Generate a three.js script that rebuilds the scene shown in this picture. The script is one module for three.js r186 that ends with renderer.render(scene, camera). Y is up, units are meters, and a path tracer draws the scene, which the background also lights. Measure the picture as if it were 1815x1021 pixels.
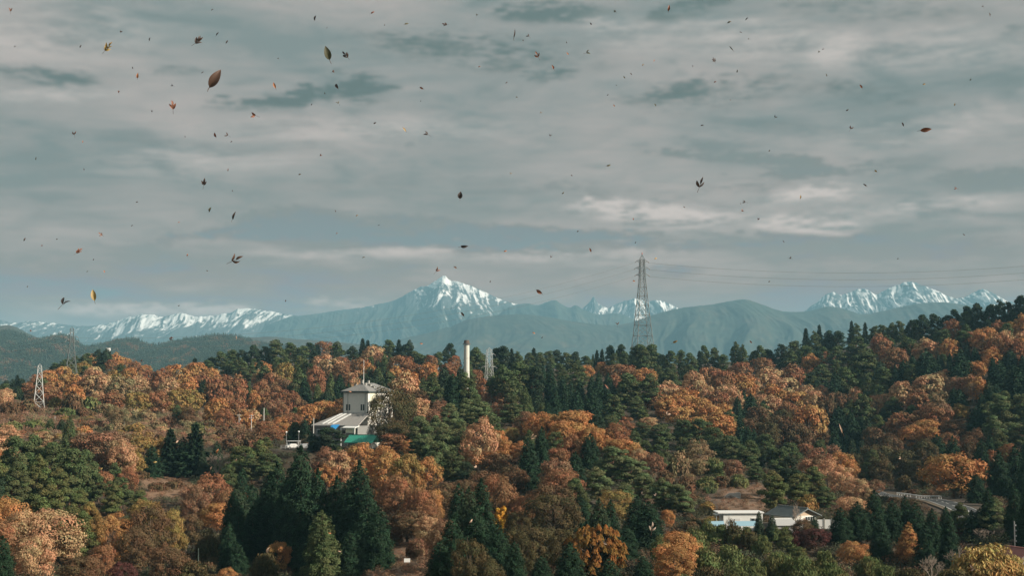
import * as THREE from 'three';
import { mergeGeometries } from 'three/addons/utils/BufferGeometryUtils.js';

// ---------------------------------------------------------------- camera, sky, sun, exposure
const W0 = 1815, H0 = 1021, F = 2493, HZ = 690;                       // the lens: 40 degrees across; HZ is the row of the level horizon
const TH = Math.atan((HZ - H0 / 2) / F), CT = Math.cos(TH), ST = Math.sin(TH);
const scene = new THREE.Scene();
const camera = new THREE.PerspectiveCamera(2 * Math.atan(H0 / 2 / F) * 180 / Math.PI, W0 / H0, 0.2, 90000);
camera.position.set(0, 0, 0);
camera.rotation.x = TH;
scene.add(camera);
const renderer = new THREE.WebGLRenderer({ antialias: true });
renderer.setSize(1024, 577);
renderer.toneMapping = THREE.LinearToneMapping;
renderer.toneMappingExposure = 1.58;
renderer.shadowMap.enabled = true;

const SUN_AZ = 70 * Math.PI / 180, SUN_EL = 25 * Math.PI / 180;       // azimuth from behind the camera towards the east (right)
const sunDir = new THREE.Vector3(Math.sin(SUN_AZ) * Math.cos(SUN_EL), Math.sin(SUN_EL), Math.cos(SUN_AZ) * Math.cos(SUN_EL));
const sun = new THREE.DirectionalLight(new THREE.Color().setRGB(1, 0.90, 0.76), 5);
sun.position.copy(sunDir).multiplyScalar(3000).add(new THREE.Vector3(0, 0, -600));
sun.target.position.set(0, 0, -600);
sun.castShadow = true; sun.shadow.radius = 1.2;
sun.shadow.mapSize.set(4096, 4096);
Object.assign(sun.shadow.camera, { left: -900, right: 900, top: 900, bottom: -900, near: 10, far: 6000 });
scene.add(sun, sun.target);
scene.fog = new THREE.FogExp2(new THREE.Color().setRGB(0.37, 0.76, 0.97), 6.7e-5);

// ---------------------------------------------------------------- helpers: numbers
function rng(seed) { let a = seed >>> 0; return () => { a = (a + 0x6D2B79F5) | 0; let t = Math.imul(a ^ (a >>> 15), 1 | a); t = (t + Math.imul(t ^ (t >>> 7), 61 | t)) ^ t; return ((t ^ (t >>> 14)) >>> 0) / 4294967296; }; }
const R0 = rng(77);
const PERM = new Uint8Array(512); { const p = [...Array(256).keys()]; for (let i = 255; i > 0; i--) { const j = Math.floor(R0() * (i + 1)); [p[i], p[j]] = [p[j], p[i]]; } for (let i = 0; i < 512; i++) PERM[i] = p[i & 255]; }
const GR = new Float32Array(256 * 3); for (let i = 0; i < 256; i++) { const z = R0() * 2 - 1, a = R0() * 6.2832, r = Math.sqrt(1 - z * z); GR[i * 3] = r * Math.cos(a); GR[i * 3 + 1] = r * Math.sin(a); GR[i * 3 + 2] = z; }
const fade = (t) => t * t * t * (t * (t * 6 - 15) + 10), lerp = (a, b, t) => a + (b - a) * t, clamp = (x, a = 0, b = 1) => x < a ? a : x > b ? b : x;
const smooth = (a, b, x) => { const t = clamp((x - a) / (b - a)); return t * t * (3 - 2 * t); };
function noise(x, y, z) {                                              // gradient noise, about -1..1
  const X = Math.floor(x), Y = Math.floor(y), Z = Math.floor(z); x -= X; y -= Y; z -= Z;
  const u = fade(x), v = fade(y), w = fade(z), xi = X & 255, yi = Y & 255, zi = Z & 255;
  const A = PERM[xi] + yi, B = PERM[xi + 1] + yi;
  const g = (h, a, b, c) => { h = PERM[h & 511] * 3; return GR[h] * a + GR[h + 1] * b + GR[h + 2] * c; };
  const AA = PERM[A & 511] + zi, AB = PERM[(A + 1) & 511] + zi, BA = PERM[B & 511] + zi, BB = PERM[(B + 1) & 511] + zi;
  return 1.6 * lerp(lerp(lerp(g(AA, x, y, z), g(BA, x - 1, y, z), u), lerp(g(AB, x, y - 1, z), g(BB, x - 1, y - 1, z), u), v),
    lerp(lerp(g(AA + 1, x, y, z - 1), g(BA + 1, x - 1, y, z - 1), u), lerp(g(AB + 1, x, y - 1, z - 1), g(BB + 1, x - 1, y - 1, z - 1), u), v), w);
}
const fbm = (x, y, z, o = 4) => { let s = 0, a = 0.5; for (let i = 0; i < o; i++) { s += a * noise(x, y, z); x *= 2.03; y *= 2.03; z *= 2.03; a *= 0.5; } return s; };
const ridged = (x, y, z, o = 4) => { let s = 0, a = 0.55; for (let i = 0; i < o; i++) { s += a * (1 - Math.abs(noise(x, y, z))); x *= 2.07; y *= 2.07; z *= 2.07; a *= 0.48; } return s; };

// a point of the place for a direction (photo column, photo row) and a distance ahead; and back
const slopeOf = (py) => { const cy = (H0 / 2 - py) / F; return (cy * CT + ST) / (CT - cy * ST); };
function at(px, py, d) { const cx = (px - W0 / 2) / F, cy = (H0 / 2 - py) / F, k = d / (CT - cy * ST); return new THREE.Vector3(cx * k, (cy * CT + ST) * k, -d); }
function proj(x, y, z) { const d = -z, b = (y * CT - d * ST), k = d * CT + y * ST; return [W0 / 2 + F * x / k, H0 / 2 - F * b / k]; }

// ---------------------------------------------------------------- the sky: broken stratus, computed for every direction
{
  const EXPO = renderer.toneMappingExposure, AIR = scene.fog.density * 1045;
  const W = 4096, H = 2048, data = new Float32Array(W * H * 4);
  // long dark rolls and pale openings of the cloud deck: column, row (in degrees of the lens), half length, half thickness, tilt, strength
  const dark = [[75, 135, 95, 15, .08, .75], [185, 90, 75, 8, -.03, .4], [310, 128, 75, 10, 0, .35], [500, 172, 135, 15, -.12, .9], [645, 158, 52, 24, .25, .9], [850, 92, 230, 44, .05, .55], [985, 22, 105, 17, 0, .85],
    [1210, 16, 75, 22, -.25, .8], [965, 133, 45, 11, -.25, .35], [1275, 165, 180, 40, -.08, .5], [1290, 278, 150, 11, .05, .7], [1305, 262, 28, 12, -.3, .5], [1240, 254, 22, 8, -.3, .4], [1480, 302, 190, 9, -.06, .6], [1390, 290, 90, 14, .1, .5], [1600, 291, 80, 8, .14, .5], [1570, 248, 65, 7, -.08, .4],
    [1750, 318, 95, 22, -.08, .55], [560, 256, 60, 6, -.1, .3], [730, 258, 26, 6, -.35, .35], [640, 412, 250, 26, .02, .85], [880, 424, 130, 24, .03, 1.0], [500, 392, 90, 26, -.15, .5], [335, 420, 85, 9, -.08, .55], [1050, 428, 150, 19, -.02, .7], [274, 477, 80, 11, .03, .6], [170, 428, 22, 7, .3, .3],
    [1340, 428, 180, 13, -.03, .5], [1440, 452, 130, 10, -.06, .3], [1520, 18, 250, 30, 0, .4], [1560, 172, 110, 34, -.15, .4], [1710, 440, 130, 24, -.1, .4], [1180, 482, 60, 14, 0, .35], [130, 285, 180, 22, 0, .25], [1010, 335, 200, 20, .05, .3], [1560, 420, 120, 14, .05, .45], [1230, 345, 90, 8, -.2, .3], [1345, 330, 80, 12, -.3, .3], [1800, 60, 60, 14, -.3, .4], [90, 500, 90, 9, .03, .25], [640, 330, 160, 26, 0, .2]];
  const pale = [[1150, 380, 110, 20, .03, 1.1], [1060, 366, 60, 11, -.05, .8], [1270, 392, 70, 14, -.1, .7], [1445, 346, 95, 15, -.12, .8], [1430, 402, 110, 16, .03, .9], [1640, 368, 140, 20, -.05, .5], [200, 553, 130, 14, .02, .8], [385, 545, 70, 12, -.05, .8], [600, 541, 80, 14, 0, .6], [90, 60, 190, 50, 0, .4], [640, 230, 260, 26, 0, .35], [1360, 72, 170, 45, .1, .4], [1640, 90, 200, 40, 0, .35], [1110, 60, 70, 30, .3, .4], [720, 452, 260, 12, 0, .4], [1050, 452, 160, 12, 0, .4], [90, 170, 120, 12, 0, .4], [1640, 230, 190, 32, -.1, .3], [330, 290, 200, 26, 0, .3]];
  const prep = (l) => l.map(([x, y, a, b, t, s]) => [x, y, a, b, Math.cos(t), Math.sin(t), s]);
  const D = prep(dark), P = prep(pale);
  const field = (l, px, py) => { let s = 0; for (const [x, y, a, b, c, n, k] of l) { const dx = px - x, dy = py - y; if (dx > 2.6 * a || dx < -2.6 * a || dy > 2.6 * a || dy < -2.6 * a) continue; const u = (dx * c + dy * n) / a, v = (dy * c - dx * n) / b, q = u * u + v * v; if (q < 6) s += k * Math.exp(-q * q * 0.55 - q * 0.35); } return s; };
  for (let r = 0; r < H; r++) {
    const el = ((r + .5) / H - .5) * Math.PI, y = Math.sin(el), ce = Math.cos(el);
    for (let c = 0; c < W; c++) {
      const i = (r * W + c) * 4;
      if (el < -0.01) { data[i] = .20; data[i + 1] = .215; data[i + 2] = .20; data[i + 3] = 1; continue; }
      const az = ((c + .5) / W - .5) * 2 * Math.PI, x = Math.cos(az) * ce, z = Math.sin(az) * ce, ex = Math.cos(az), ez = Math.sin(az);
      const v = el * 26 / (1 + el * 1.3);                              // the deck flattens towards the horizon
      const big = fbm(ex * 5.2 + 3, v * 1.15, ez * 5.2, 4), w1 = noise(ex * 11, v * 2.1 + 9, ez * 11), w2 = noise(ex * 11 + 5, v * 2.1, ez * 11 + 31);
      const wisp = fbm(ex * 17 + w1 * 1.1, v * 5.5 + w2 * 1.2, ez * 17, 5), roll = ridged(ex * 9 + w2 * .8, v * 4.2 + w1 * .9, ez * 9 + 40, 4) - .62, silk = fbm(ex * 34 + w2 * 2.2, v * 20 + w1 * 2.6, ez * 34, 4);
      let dk = 0, pl = 0;
      const k = -z * CT + y * ST;
      if (k > 0.6) {
        const px = W0 / 2 + F * x / k, py = H0 / 2 - F * (y * CT + z * ST) / k;
        if (px > -400 && px < 2215 && py > -200) {
          const near = noise(ex * 60 + w1, v * 13, ez * 60), fine = fbm(ex * 90, v * 34 + w2, ez * 90, 3);
          const qx = px + w1 * 30 + near * 22 + fine * 34, qy = py + w2 * 8 + near * 7 + fine * 11 + wisp * 9;
          dk = smooth(.06, .80, field(D, qx, qy) * (0.9 + wisp * 1.5 + fine * 1.2 + silk * .8)) * 1.1; pl = field(P, qx, qy) * (0.85 + wisp * 2.0 + fine * 1.6 + silk);
        }
      }
      const g = clamp(0.46 + big * 1.15 + wisp * 0.42 + roll * .3 + silk * .36), dd = clamp(dk + Math.max(0, -wisp - 0.2) * 1.1, 0, 1.2), pp = clamp(pl, 0, 1.2);
      // what the cloud deck looks like, then what must lie behind the haze for it to look so
      let rr = lerp(.235, .415, g), gg = lerp(.300, .410, g), bb = lerp(.296, .392, g);
      rr *= lerp(.93, 1, smooth(.06, .2, y));
      const lo = smooth(.19, .09, y); rr = lerp(rr, lerp(.145, .178, lo), dd * .85); gg = lerp(gg, lerp(.215, .245, lo), dd * .85); bb = lerp(bb, lerp(.21, .245, lo), dd * .85);
      rr = lerp(rr, .60, pp * .72); gg = lerp(gg, .575, pp * .72); bb = lerp(bb, .54, pp * .72);
      const T = Math.exp(-AIR / Math.max(.075, y)), fit = (v, h) => clamp((v / EXPO - (1 - T) * h) / T, .035, .60);
      rr = fit(rr, .185); gg = fit(gg, .325); bb = fit(bb, .345);
      data[i] = rr; data[i + 1] = gg; data[i + 2] = bb; data[i + 3] = 1;
    }
  }
  const t = new THREE.DataTexture(data, W, H, THREE.RGBAFormat, THREE.FloatType);
  t.mapping = THREE.EquirectangularReflectionMapping; t.magFilter = THREE.LinearFilter; t.minFilter = THREE.LinearFilter; t.wrapS = THREE.RepeatWrapping; t.needsUpdate = true;
  scene.background = t; scene.environment = t;
}

// ---------------------------------------------------------------- helpers: naming, meshes
const used = {};
function numbered(n) { if (!(n in used)) { used[n] = 0; return n; } return n + '_' + String(++used[n]).padStart(3, '0'); }
function tag(o, label, category, group) { o.userData.label = label; o.userData.category = category; if (group) o.userData.group = group; return o; }
function thing(name, label, category, p, turn = 0, group) { const o = new THREE.Group(); o.name = numbered(name); o.position.copy(p); o.rotation.y = turn; tag(o, label, category, group); scene.add(o); return o; }
function part(name, geo, mat, parent) { const m = new THREE.Mesh(geo, mat); m.name = name; m.castShadow = m.receiveShadow = true; parent.add(m); return m; }
function struct(name, geo, mat) { const m = part(numbered(name), geo, mat, scene); m.userData.kind = 'structure'; return m; }
const rgb = (r, g, b) => new THREE.Color().setRGB(r, g, b);
const mat = (r, g, b, rough = .85, more = {}) => new THREE.MeshStandardMaterial({ color: rgb(r, g, b), roughness: rough, ...more });
const boxG = (w, h, d, x = 0, y = 0, z = 0) => new THREE.BoxGeometry(w, h, d).translate(x, y, z);
function bar(a, b, r0, r1 = r0, n = 5) {                              // a tapered round bar between two points
  const d = new THREE.Vector3().subVectors(b, a), g = new THREE.CylinderGeometry(r1, r0, d.length(), n, 1);
  g.applyQuaternion(new THREE.Quaternion().setFromUnitVectors(new THREE.Vector3(0, 1, 0), d.clone().normalize()));
  return g.translate((a.x + b.x) / 2, (a.y + b.y) / 2, (a.z + b.z) / 2);
}
const V = (x, y, z) => new THREE.Vector3(x, y, z);
const merge = (l) => mergeGeometries(l.map((g) => { const q = g.index ? g.toNonIndexed() : g; return q; }), false);
class Soup {                                                           // many small faces in one mesh
  constructor() { this.p = []; this.c = []; this.i = []; }
  quad(a, b, c, d, col) { const n = this.p.length / 3; for (const v of [a, b, c, d]) { this.p.push(v[0], v[1], v[2]); this.c.push(col[0], col[1], col[2]); } this.i.push(n, n + 1, n + 2, n, n + 2, n + 3); }
  leaf(x, y, z, nx, ny, nz, s, asp, rnd, col, ux = 0, uy = 0, uz = 0) {     // a bent lozenge facing n, long axis near u or at random
    let l = Math.hypot(nx, ny, nz) || 1; nx /= l; ny /= l; nz /= l;
    if (!(ux || uy || uz)) { ux = rnd() - .5; uy = rnd() - .5; uz = rnd() - .5; }
    let k = ux * nx + uy * ny + uz * nz; ux -= k * nx; uy -= k * ny; uz -= k * nz; l = Math.hypot(ux, uy, uz) || 1; ux /= l; uy /= l; uz /= l;
    const vx = ny * uz - nz * uy, vy = nz * ux - nx * uz, vz = nx * uy - ny * ux, t = s * asp, b = s * .22;
    this.quad([x - ux * s, y - uy * s, z - uz * s], [x + vx * t + nx * b, y + vy * t + ny * b, z + vz * t + nz * b], [x + ux * s, y + uy * s, z + uz * s], [x - vx * t + nx * b, y - vy * t + ny * b, z - vz * t + nz * b], col);
  }
  geo() { const g = new THREE.BufferGeometry(); g.setAttribute('position', new THREE.Float32BufferAttribute(this.p, 3)); g.setAttribute('color', new THREE.Float32BufferAttribute(this.c, 3)); g.setIndex(this.i); return g; }
}

// ---------------------------------------------------------------- the near land: a valley in front, a wooded ridge behind, rising to a hill on the right
const DEP = [150, 200, 250, 300, 360, 430, 510, 600, 700, 820, 960, 1150, 1400];
const COL = [-300, 0, 150, 300, 450, 600, 750, 900, 1050, 1200, 1350, 1500, 1650, 1815, 2115];
const ROWS = [
  [1085, 1045, 1000, 930, 865, 790, 752, 728, 712, 700, 690, 700, 720],
  [1085, 1045, 1000, 930, 865, 790, 752, 728, 712, 700, 690, 700, 720],
  [1085, 1048, 1010, 945, 880, 810, 755, 727, 708, 668, 655, 680, 705],
  [1090, 1060, 1020, 960, 890, 838, 768, 740, 718, 682, 672, 690, 705],
  [1090, 1060, 1030, 975, 905, 840, 788, 757, 725, 675, 648, 652, 690],
  [1090, 1060, 1018, 970, 895, 815, 785, 752, 715, 665, 640, 650, 690],
  [1085, 1040, 990, 935, 870, 800, 750, 718, 690, 665, 655, 665, 690],
  [1085, 1050, 1005, 940, 870, 800, 745, 715, 690, 665, 655, 660, 690],
  [1085, 1050, 1000, 930, 860, 803, 790, 742, 700, 670, 657, 655, 690],
  [1090, 1052, 1000, 945, 888, 842, 800, 747, 702, 668, 650, 655, 690],
  [1090, 1060, 1010, 950, 890, 852, 832, 790, 735, 690, 648, 640, 690],
  [1090, 1060, 1015, 965, 910, 870, 858, 792, 725, 660, 620, 625, 680],
  [1090, 1060, 1015, 945, 889, 872, 820, 745, 672, 612, 593, 610, 660],
  [1085, 1045, 990, 945, 900, 850, 780, 700, 630, 580, 568, 590, 640],
  [1085, 1045, 990, 945, 900, 850, 770, 680, 600, 555, 545, 570, 620]];
const ALT = ROWS.map((r) => r.map((py, j) => slopeOf(py) * DEP[j]));
const cr = (a, b, c, d, t) => b + .5 * t * (c - a + t * (2 * a - 5 * b + 4 * c - d + t * (3 * (b - c) + d - a)));
function find(l, x) { let i = 0; while (i < l.length - 2 && x > l[i + 1]) i++; return [i, clamp((x - l[i]) / (l[i + 1] - l[i]))]; }
function tableAlt(px, d) {
  const [i, u] = find(COL, px), [j, v] = find(DEP, d), n = COL.length - 1, m = DEP.length - 1;
  const row = (ii) => { const r = ALT[clamp(ii, 0, n)]; return cr(r[Math.max(j - 1, 0)], r[j], r[j + 1], r[Math.min(j + 2, m)], v); };
  return cr(row(i - 1), row(i), row(i + 1), row(i + 2), u);
}
const ROAD = [[1535, 440], [1565, 416], [1600, 398], [1640, 374], [1672, 352], [1700, 334], [1735, 318], [1790, 306], [1900, 300]].map(([px, d]) => { const x = (px - W0 / 2) / F * d; return [x, -d]; });
const ROADC = new THREE.CatmullRomCurve3(ROAD.map(([x, z]) => V(x, 0, z))), ROADP = ROADC.getSpacedPoints(120);
function rawHeight(x, z) {
  const d = -z;
  if (d < 150) return lerp(-5, d < 1 ? -5 : tableAlt(W0 / 2 + F * x / 150, 150), smooth(0, 150, d));
  const px = W0 / 2 + F * x / d;
  let h = tableAlt(px, Math.min(d, 1400)) + noise(x / 22, z / 22, 4) * .7 + noise(x / 60, z / 60, 1) * 1.6;
  if (d > 1400) h = lerp(h, -84, smooth(1400, 2000, d));
  return h;
}
for (const p of ROADP) p.y = rawHeight(p.x, p.z);
for (let k = 0; k < 14; k++) for (let i = 1; i < ROADP.length - 1; i++) ROADP[i].y = (ROADP[i - 1].y + ROADP[i].y * 2 + ROADP[i + 1].y) / 4;
const PADS = [];                                                       // level ground under buildings: x, z, radius, height
function height(x, z) {
  let h = rawHeight(x, z);
  if (z < -280 && z > -460 && x > 60) {
    let best = 1e9, y = 0;
    for (const p of ROADP) { const q = (p.x - x) ** 2 + (p.z - z) ** 2; if (q < best) { best = q; y = p.y; } }
    h = lerp(y - .25, h, smooth(6.2, 12, Math.sqrt(best)));
  }
  for (const [px, pz, r, y] of PADS) { const q = Math.hypot(px - x, pz - z); if (q < r * 1.8) h = lerp(y, h, smooth(r, r * 1.8, q)); }
  return h;
}
const pad = (px, py, d, r) => { const p = at(px, py, d); PADS.push([p.x, p.z, r, p.y]); return p; };
const TOWER = pad(652, 790, 455, 19), HOUSE = pad(1408, 936, 290, 13), REDHOUSE = pad(1822, 1012, 236, 8), LOT = pad(525, 796, 432, 10);
PADS.push([at(1315, 935, 288).x, -288, 10, HOUSE.y]);
// ---------------------------------------------------------------- ground and near terrain
{
  const g = new THREE.PlaneGeometry(70000, 36000, 1, 1).rotateX(-Math.PI / 2).translate(0, -90, -14500);
  struct('ground', g, mat(.10, .10, .07, 1));
  const cols = 330, depths = []; for (let d = 8; d < 2050; d *= d < 130 ? 1.35 : 1.011) depths.push(d);
  const p = [], c = [], idx = [];
  for (let j = 0; j < depths.length; j++) for (let i = 0; i <= cols; i++) {
    const d = depths[j], x = (lerp(-420, 2260, i / cols) - W0 / 2) / F * Math.max(d, 120), z = -d, y = height(x, z);
    p.push(x, y, z);
    const [px, py] = proj(x, y, z), n = fbm(x / 9, z / 9, 2, 3), m = noise(x / 40, z / 40, 7);
    let k = [.055 + n * .022, .038 + n * .015, .022 + n * .009];          // leaf litter
    const dry = Math.max(smooth(60, 30, Math.hypot((px - 1322) / 1.25, (py - 884) * 1.9)), smooth(95, 60, Math.hypot((px - 690), (py - 1000) * 1.8)), smooth(70, 40, Math.hypot(px - 290, (py - 860) * 1.9)));
    const meadow = smooth(90, 40, Math.hypot((px - 385) / 1.4, (py - 748) * 3));
    k = k.map((v, q) => lerp(v, [.23, .135, .08][q] * (1 + n * .7), dry * clamp(.8 + m * .6)));
    k = k.map((v, q) => lerp(v, [.14, .15, .07][q] * (1 + n * .5), meadow));
    c.push(...k);
  }
  for (let j = 0; j < depths.length - 1; j++) for (let i = 0; i < cols; i++) { const a = j * (cols + 1) + i, b = a + cols + 1; idx.push(a, a + 1, b, a + 1, b + 1, b); }
  const t = new THREE.BufferGeometry(); t.setAttribute('position', new THREE.Float32BufferAttribute(p, 3)); t.setAttribute('color', new THREE.Float32BufferAttribute(c, 3)); t.setIndex(idx); t.computeVertexNormals();
  struct('terrain', t, new THREE.MeshStandardMaterial({ vertexColors: true, roughness: 1 }));
}

// ---------------------------------------------------------------- the far ranges
// crest: photo columns and rows of the skyline; d0: distance of the crest; front: how far its slopes reach towards us
function range(name, label, crest, d0, front, o) {
  const { cols = 420, rows = 110, spur = 600, amp = .3, jag = 0, seed = 1, base = -90, curve = 1.35, color, skew = 0 } = o;
  const p = [], c = [], idx = [], back = .18;
  const xs = crest.map((q) => q[0]), ys = crest.map((q) => q[1]);
  for (let j = 0; j <= rows; j++) for (let i = 0; i <= cols; i++) {
    const px = lerp(xs[0], xs[xs.length - 1], i / cols), [a, u] = find(xs, px);
    const s0 = j / rows / (1 - back), s = Math.min(s0, 1), over = Math.max(0, s0 - 1);
    let py = cr(ys[Math.max(a - 1, 0)], ys[a], ys[a + 1], ys[Math.min(a + 2, ys.length - 1)], u);
    py += jag * (fbm(px / 13, seed, 3, 3) * 1.1 + Math.abs(noise(px / 7, seed, 8)) * .5);
    const d = d0 - front * (1 - s) + over * front * 1.1, top = slopeOf(py) * d0, x = (px - W0 / 2) / F * (d0 - front * (1 - s) * .55);
    const wx = x + skew * (d0 - d) + noise(x / spur / 1.7, d / spur / 1.7, seed) * spur * .5, wd = d;
    const r = ridged(wx / spur, wd / spur / 5, seed, 5) - .62, f2 = ridged(wx / spur * 2.3, wd / spur / 2.2, seed + 5, 4) - .62;
    const st = ridged(wx / spur / .17, wd / spur / 1.5, seed + 9, 3) - .60;
    const e = Math.sin(Math.PI * Math.min(1, Math.pow(s, .8))) ;
    let h = base + (top - base) * Math.pow(s, curve) + (top - base) * amp * (r * (e + .10 * s * (1 - over)) + f2 * .35 * e + st * .10 * (e + .12 * s * (1 - over)));
    h -= over * (top - base) * 2.2;
    h = Math.min(h, top * (d / d0) + (s < 1 ? -(1 - s) * (top - base) * .02 : 0));
    const sh = Math.max(0, (Math.min(px - xs[0], xs[xs.length - 1] - px)) / 26);
    if (o.ends && sh < 1) h = lerp(base, h, smooth(0, 1, sh));
    p.push(x, h, -d);
    c.push(...color({ px, py: proj(x, h, -d)[1], s, r, f2, st, x, d, h, frac: (h - base) / (top - base) }));
  }
  for (let j = 0; j < rows; j++) for (let i = 0; i < cols; i++) { const a = j * (cols + 1) + i, b = a + cols + 1; idx.push(a, a + 1, b, a + 1, b + 1, b); }
  const t = new THREE.BufferGeometry(); t.setAttribute('position', new THREE.Float32BufferAttribute(p, 3)); t.setAttribute('color', new THREE.Float32BufferAttribute(c, 3)); t.setIndex(idx); t.computeVertexNormals();
  const m = struct(name, t, new THREE.MeshStandardMaterial({ vertexColors: true, roughness: 1 }));
  m.userData.label = label;
  return { at: (i, j) => { const q = (j * (cols + 1) + i) * 3; return [p[q], p[q + 1], p[q + 2]]; }, cols, rows };
}
const WOOD = [.026, .036, .024], ROCK = [.055, .058, .058], SNOW = [.86, .85, .83], AUT = [.075, .055, .034];
const mixc = (a, b, t) => a.map((v, i) => lerp(v, b[i], t));
const wood = (x, d, s, k) => { const n = fbm(x / s, d / s, 5, 4), n2 = noise(x / s * 4, d / s * 4, 9); return mixc(WOOD, AUT, clamp(k + n * 1.1 + n2 * .35)).map((v) => v * (1 + n2 * .5)); };
const L = (pts) => { const xs = pts.map((q) => q[0]), ys = pts.map((q) => q[1]); return (px) => { const [a, u] = find(xs, px); return lerp(ys[a], ys[a + 1], u); }; };
{
  // the snow range on the left
  const lo = L([[-80, 590], [0, 588], [60, 592], [130, 596], [200, 603], [260, 604], [330, 598], [400, 592], [460, 585], [540, 568]]);
  range('mountain', 'long snow-streaked mountain range behind the valley', [[-120, 560], [-60, 564], [0, 567], [28, 572], [55, 569], [100, 573], [150, 578], [196, 573], [230, 562], [265, 557], [290, 561], [320, 555], [350, 561], [400, 556], [430, 547], [470, 550], [510, 557], [560, 563], [640, 574], [700, 590]], 13300, 2400,
    { cols: 1000, rows: 200, spur: 340, amp: .30, jag: 2.6, seed: 21, skew: .25, color: (q) => { const n = fbm(q.x / 150, q.d / 420, 3, 4) + fbm(q.x / 38, q.d / 70, 8, 3) * 1.3, k = (lo(q.px) - q.py) / 24 - 0.26 - q.f2 * 2.2 - q.st * 4.4 + n * 1.3; return mixc(mixc(WOOD, ROCK, smooth(615, 585, q.py)), SNOW, smooth(-.4, .75, k) * .92); } });
  // the white peaks in the middle distance and on the right
  const icy = (cut) => (q) => { const n = fbm(q.x / 100, q.d / 260, 3, 4) + fbm(q.x / 34, q.d / 55, 8, 3) * 1.3; return mixc(ROCK, SNOW, smooth(-.8, .8,   .48 - smooth(cut - 14, cut + 6, q.py) * 1.6 + q.f2 * -2.4 - q.st * 4.8 + n * 2.2)); };
  range('mountain', 'jagged white peaks with one sharp horn', [[985, 575], [1015, 566], [1030, 549], [1040, 540], [1046, 534], [1052, 526], [1058, 534], [1066, 541], [1076, 546], [1095, 537], [1112, 532], [1130, 529], [1148, 535], [1163, 531], [1180, 536], [1200, 545], [1225, 556], [1260, 575]], 14000, 1600, { cols: 500, rows: 150, spur: 200, amp: .42, jag: 2.6, seed: 33, color: icy(575), ends: 1 });
  range('mountain', 'snow-covered massif above the wooded hill', [[1370, 585], [1400, 572], [1424, 553], [1445, 538], [1462, 524], [1478, 517], [1490, 523], [1505, 518], [1530, 511], [1552, 521], [1566, 515], [1590, 505], [1616, 499], [1640, 507], [1662, 516], [1684, 526], [1702, 528], [1722, 521], [1741, 512], [1760, 519], [1782, 532], [1830, 538], [1880, 532], [1960, 556], [2060, 575]], 13000, 2100, { cols: 820, rows: 170, spur: 265, amp: .42, jag: 3.0, seed: 45, color: icy(562), ends: 1 });
  // the great peak and its wooded shoulders
  const pk = L([[500, 520], [640, 545], [690, 538], [720, 541], [760, 549], [800, 556], [850, 562], [890, 556], [920, 548], [960, 520], [1100, 500]]);
  range('mountain', 'great snow-streaked peak with long blue shoulders', [[260, 640], [330, 622], [400, 604], [450, 586], [500, 566], [530, 560], [560, 556], [600, 550], [640, 545], [690, 535], [712, 526], [738, 511], [758, 506], [774, 496], [787, 489], [798, 496], [814, 500], [832, 506], [858, 517], [884, 529], [912, 538], [950, 540], [985, 546], [1030, 560], [1090, 580], [1150, 600]], 13000, 2800,
    { cols: 1000, rows: 210, spur: 370, amp: .28, jag: 1.8, seed: 57, skew: -.12, color: (q) => { const n = fbm(q.x / 110, q.d / 320, 3, 4) + fbm(q.x / 34, q.d / 60, 8, 3) * 1.2, k = (pk(q.px) - q.py) / 30 - .26 - q.f2 * 2.4 - q.st * 4.2 + n * 1.4; return mixc(mixc(wood(q.x, q.d, 500, .0), ROCK, smooth(565, 530, q.py)), SNOW, smooth(-.35, .7, k) * .95 * smooth(600, 660, q.px)); } });
  range('mountain', 'row of small dark pointed peaks', [[860, 575], [900, 546], [918, 540], [935, 537], [952, 541], [968, 536], [984, 532], [998, 541], [1010, 545], [1021, 541], [1034, 549], [1060, 557], [1092, 555], [1112, 561], [1140, 575], [1180, 590]], 12000, 2200, { cols: 320, rows: 110, spur: 400, amp: .36, jag: .9, seed: 63, color: (q) => wood(q.x, q.d, 320, .02) });
  // the wooded hills of the middle distance
  range('hill', 'long blue wooded hills', [[560, 640], [640, 622], [700, 604], [760, 590], [800, 578], [830, 566], [870, 560], [905, 557], [950, 559], [1000, 567], [1050, 574], [1090, 576], [1120, 571], [1150, 560], [1200, 547], [1260, 540], [1300, 533], [1322, 531], [1345, 538], [1380, 550], [1405, 553], [1435, 551], [1470, 543], [1500, 549], [1530, 557], [1560, 552], [1600, 543], [1640, 537], [1675, 536], [1720, 543], [1815, 556], [1950, 565], [2100, 575]], 9300, 1700,
    { cols: 800, rows: 160, spur: 560, amp: .34, jag: .9, seed: 71, curve: 1.1, color: (q) => wood(q.x, q.d, 200, .05) });
  range('hill', 'dim wooded hill in the valley', [[-200, 570], [-60, 572], [0, 577], [22, 577], [50, 590], [85, 606], [120, 622], [180, 640]], 5200, 1700, { cols: 180, rows: 70, spur: 560, amp: .3, jag: .9, seed: 81, curve: 1, color: (q) => wood(q.x, q.d, 90, .3) });
  range('hill', 'low wooded hills before the snow range', [[240, 626], [300, 612], [340, 600], [395, 593], [440, 598], [480, 597], [540, 602], [600, 606], [680, 618], [760, 640]], 6200, 1900, { cols: 260, rows: 70, spur: 600, amp: .3, jag: .8, seed: 83, curve: 1, color: (q) => wood(q.x, q.d, 90, .25) });
}
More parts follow.
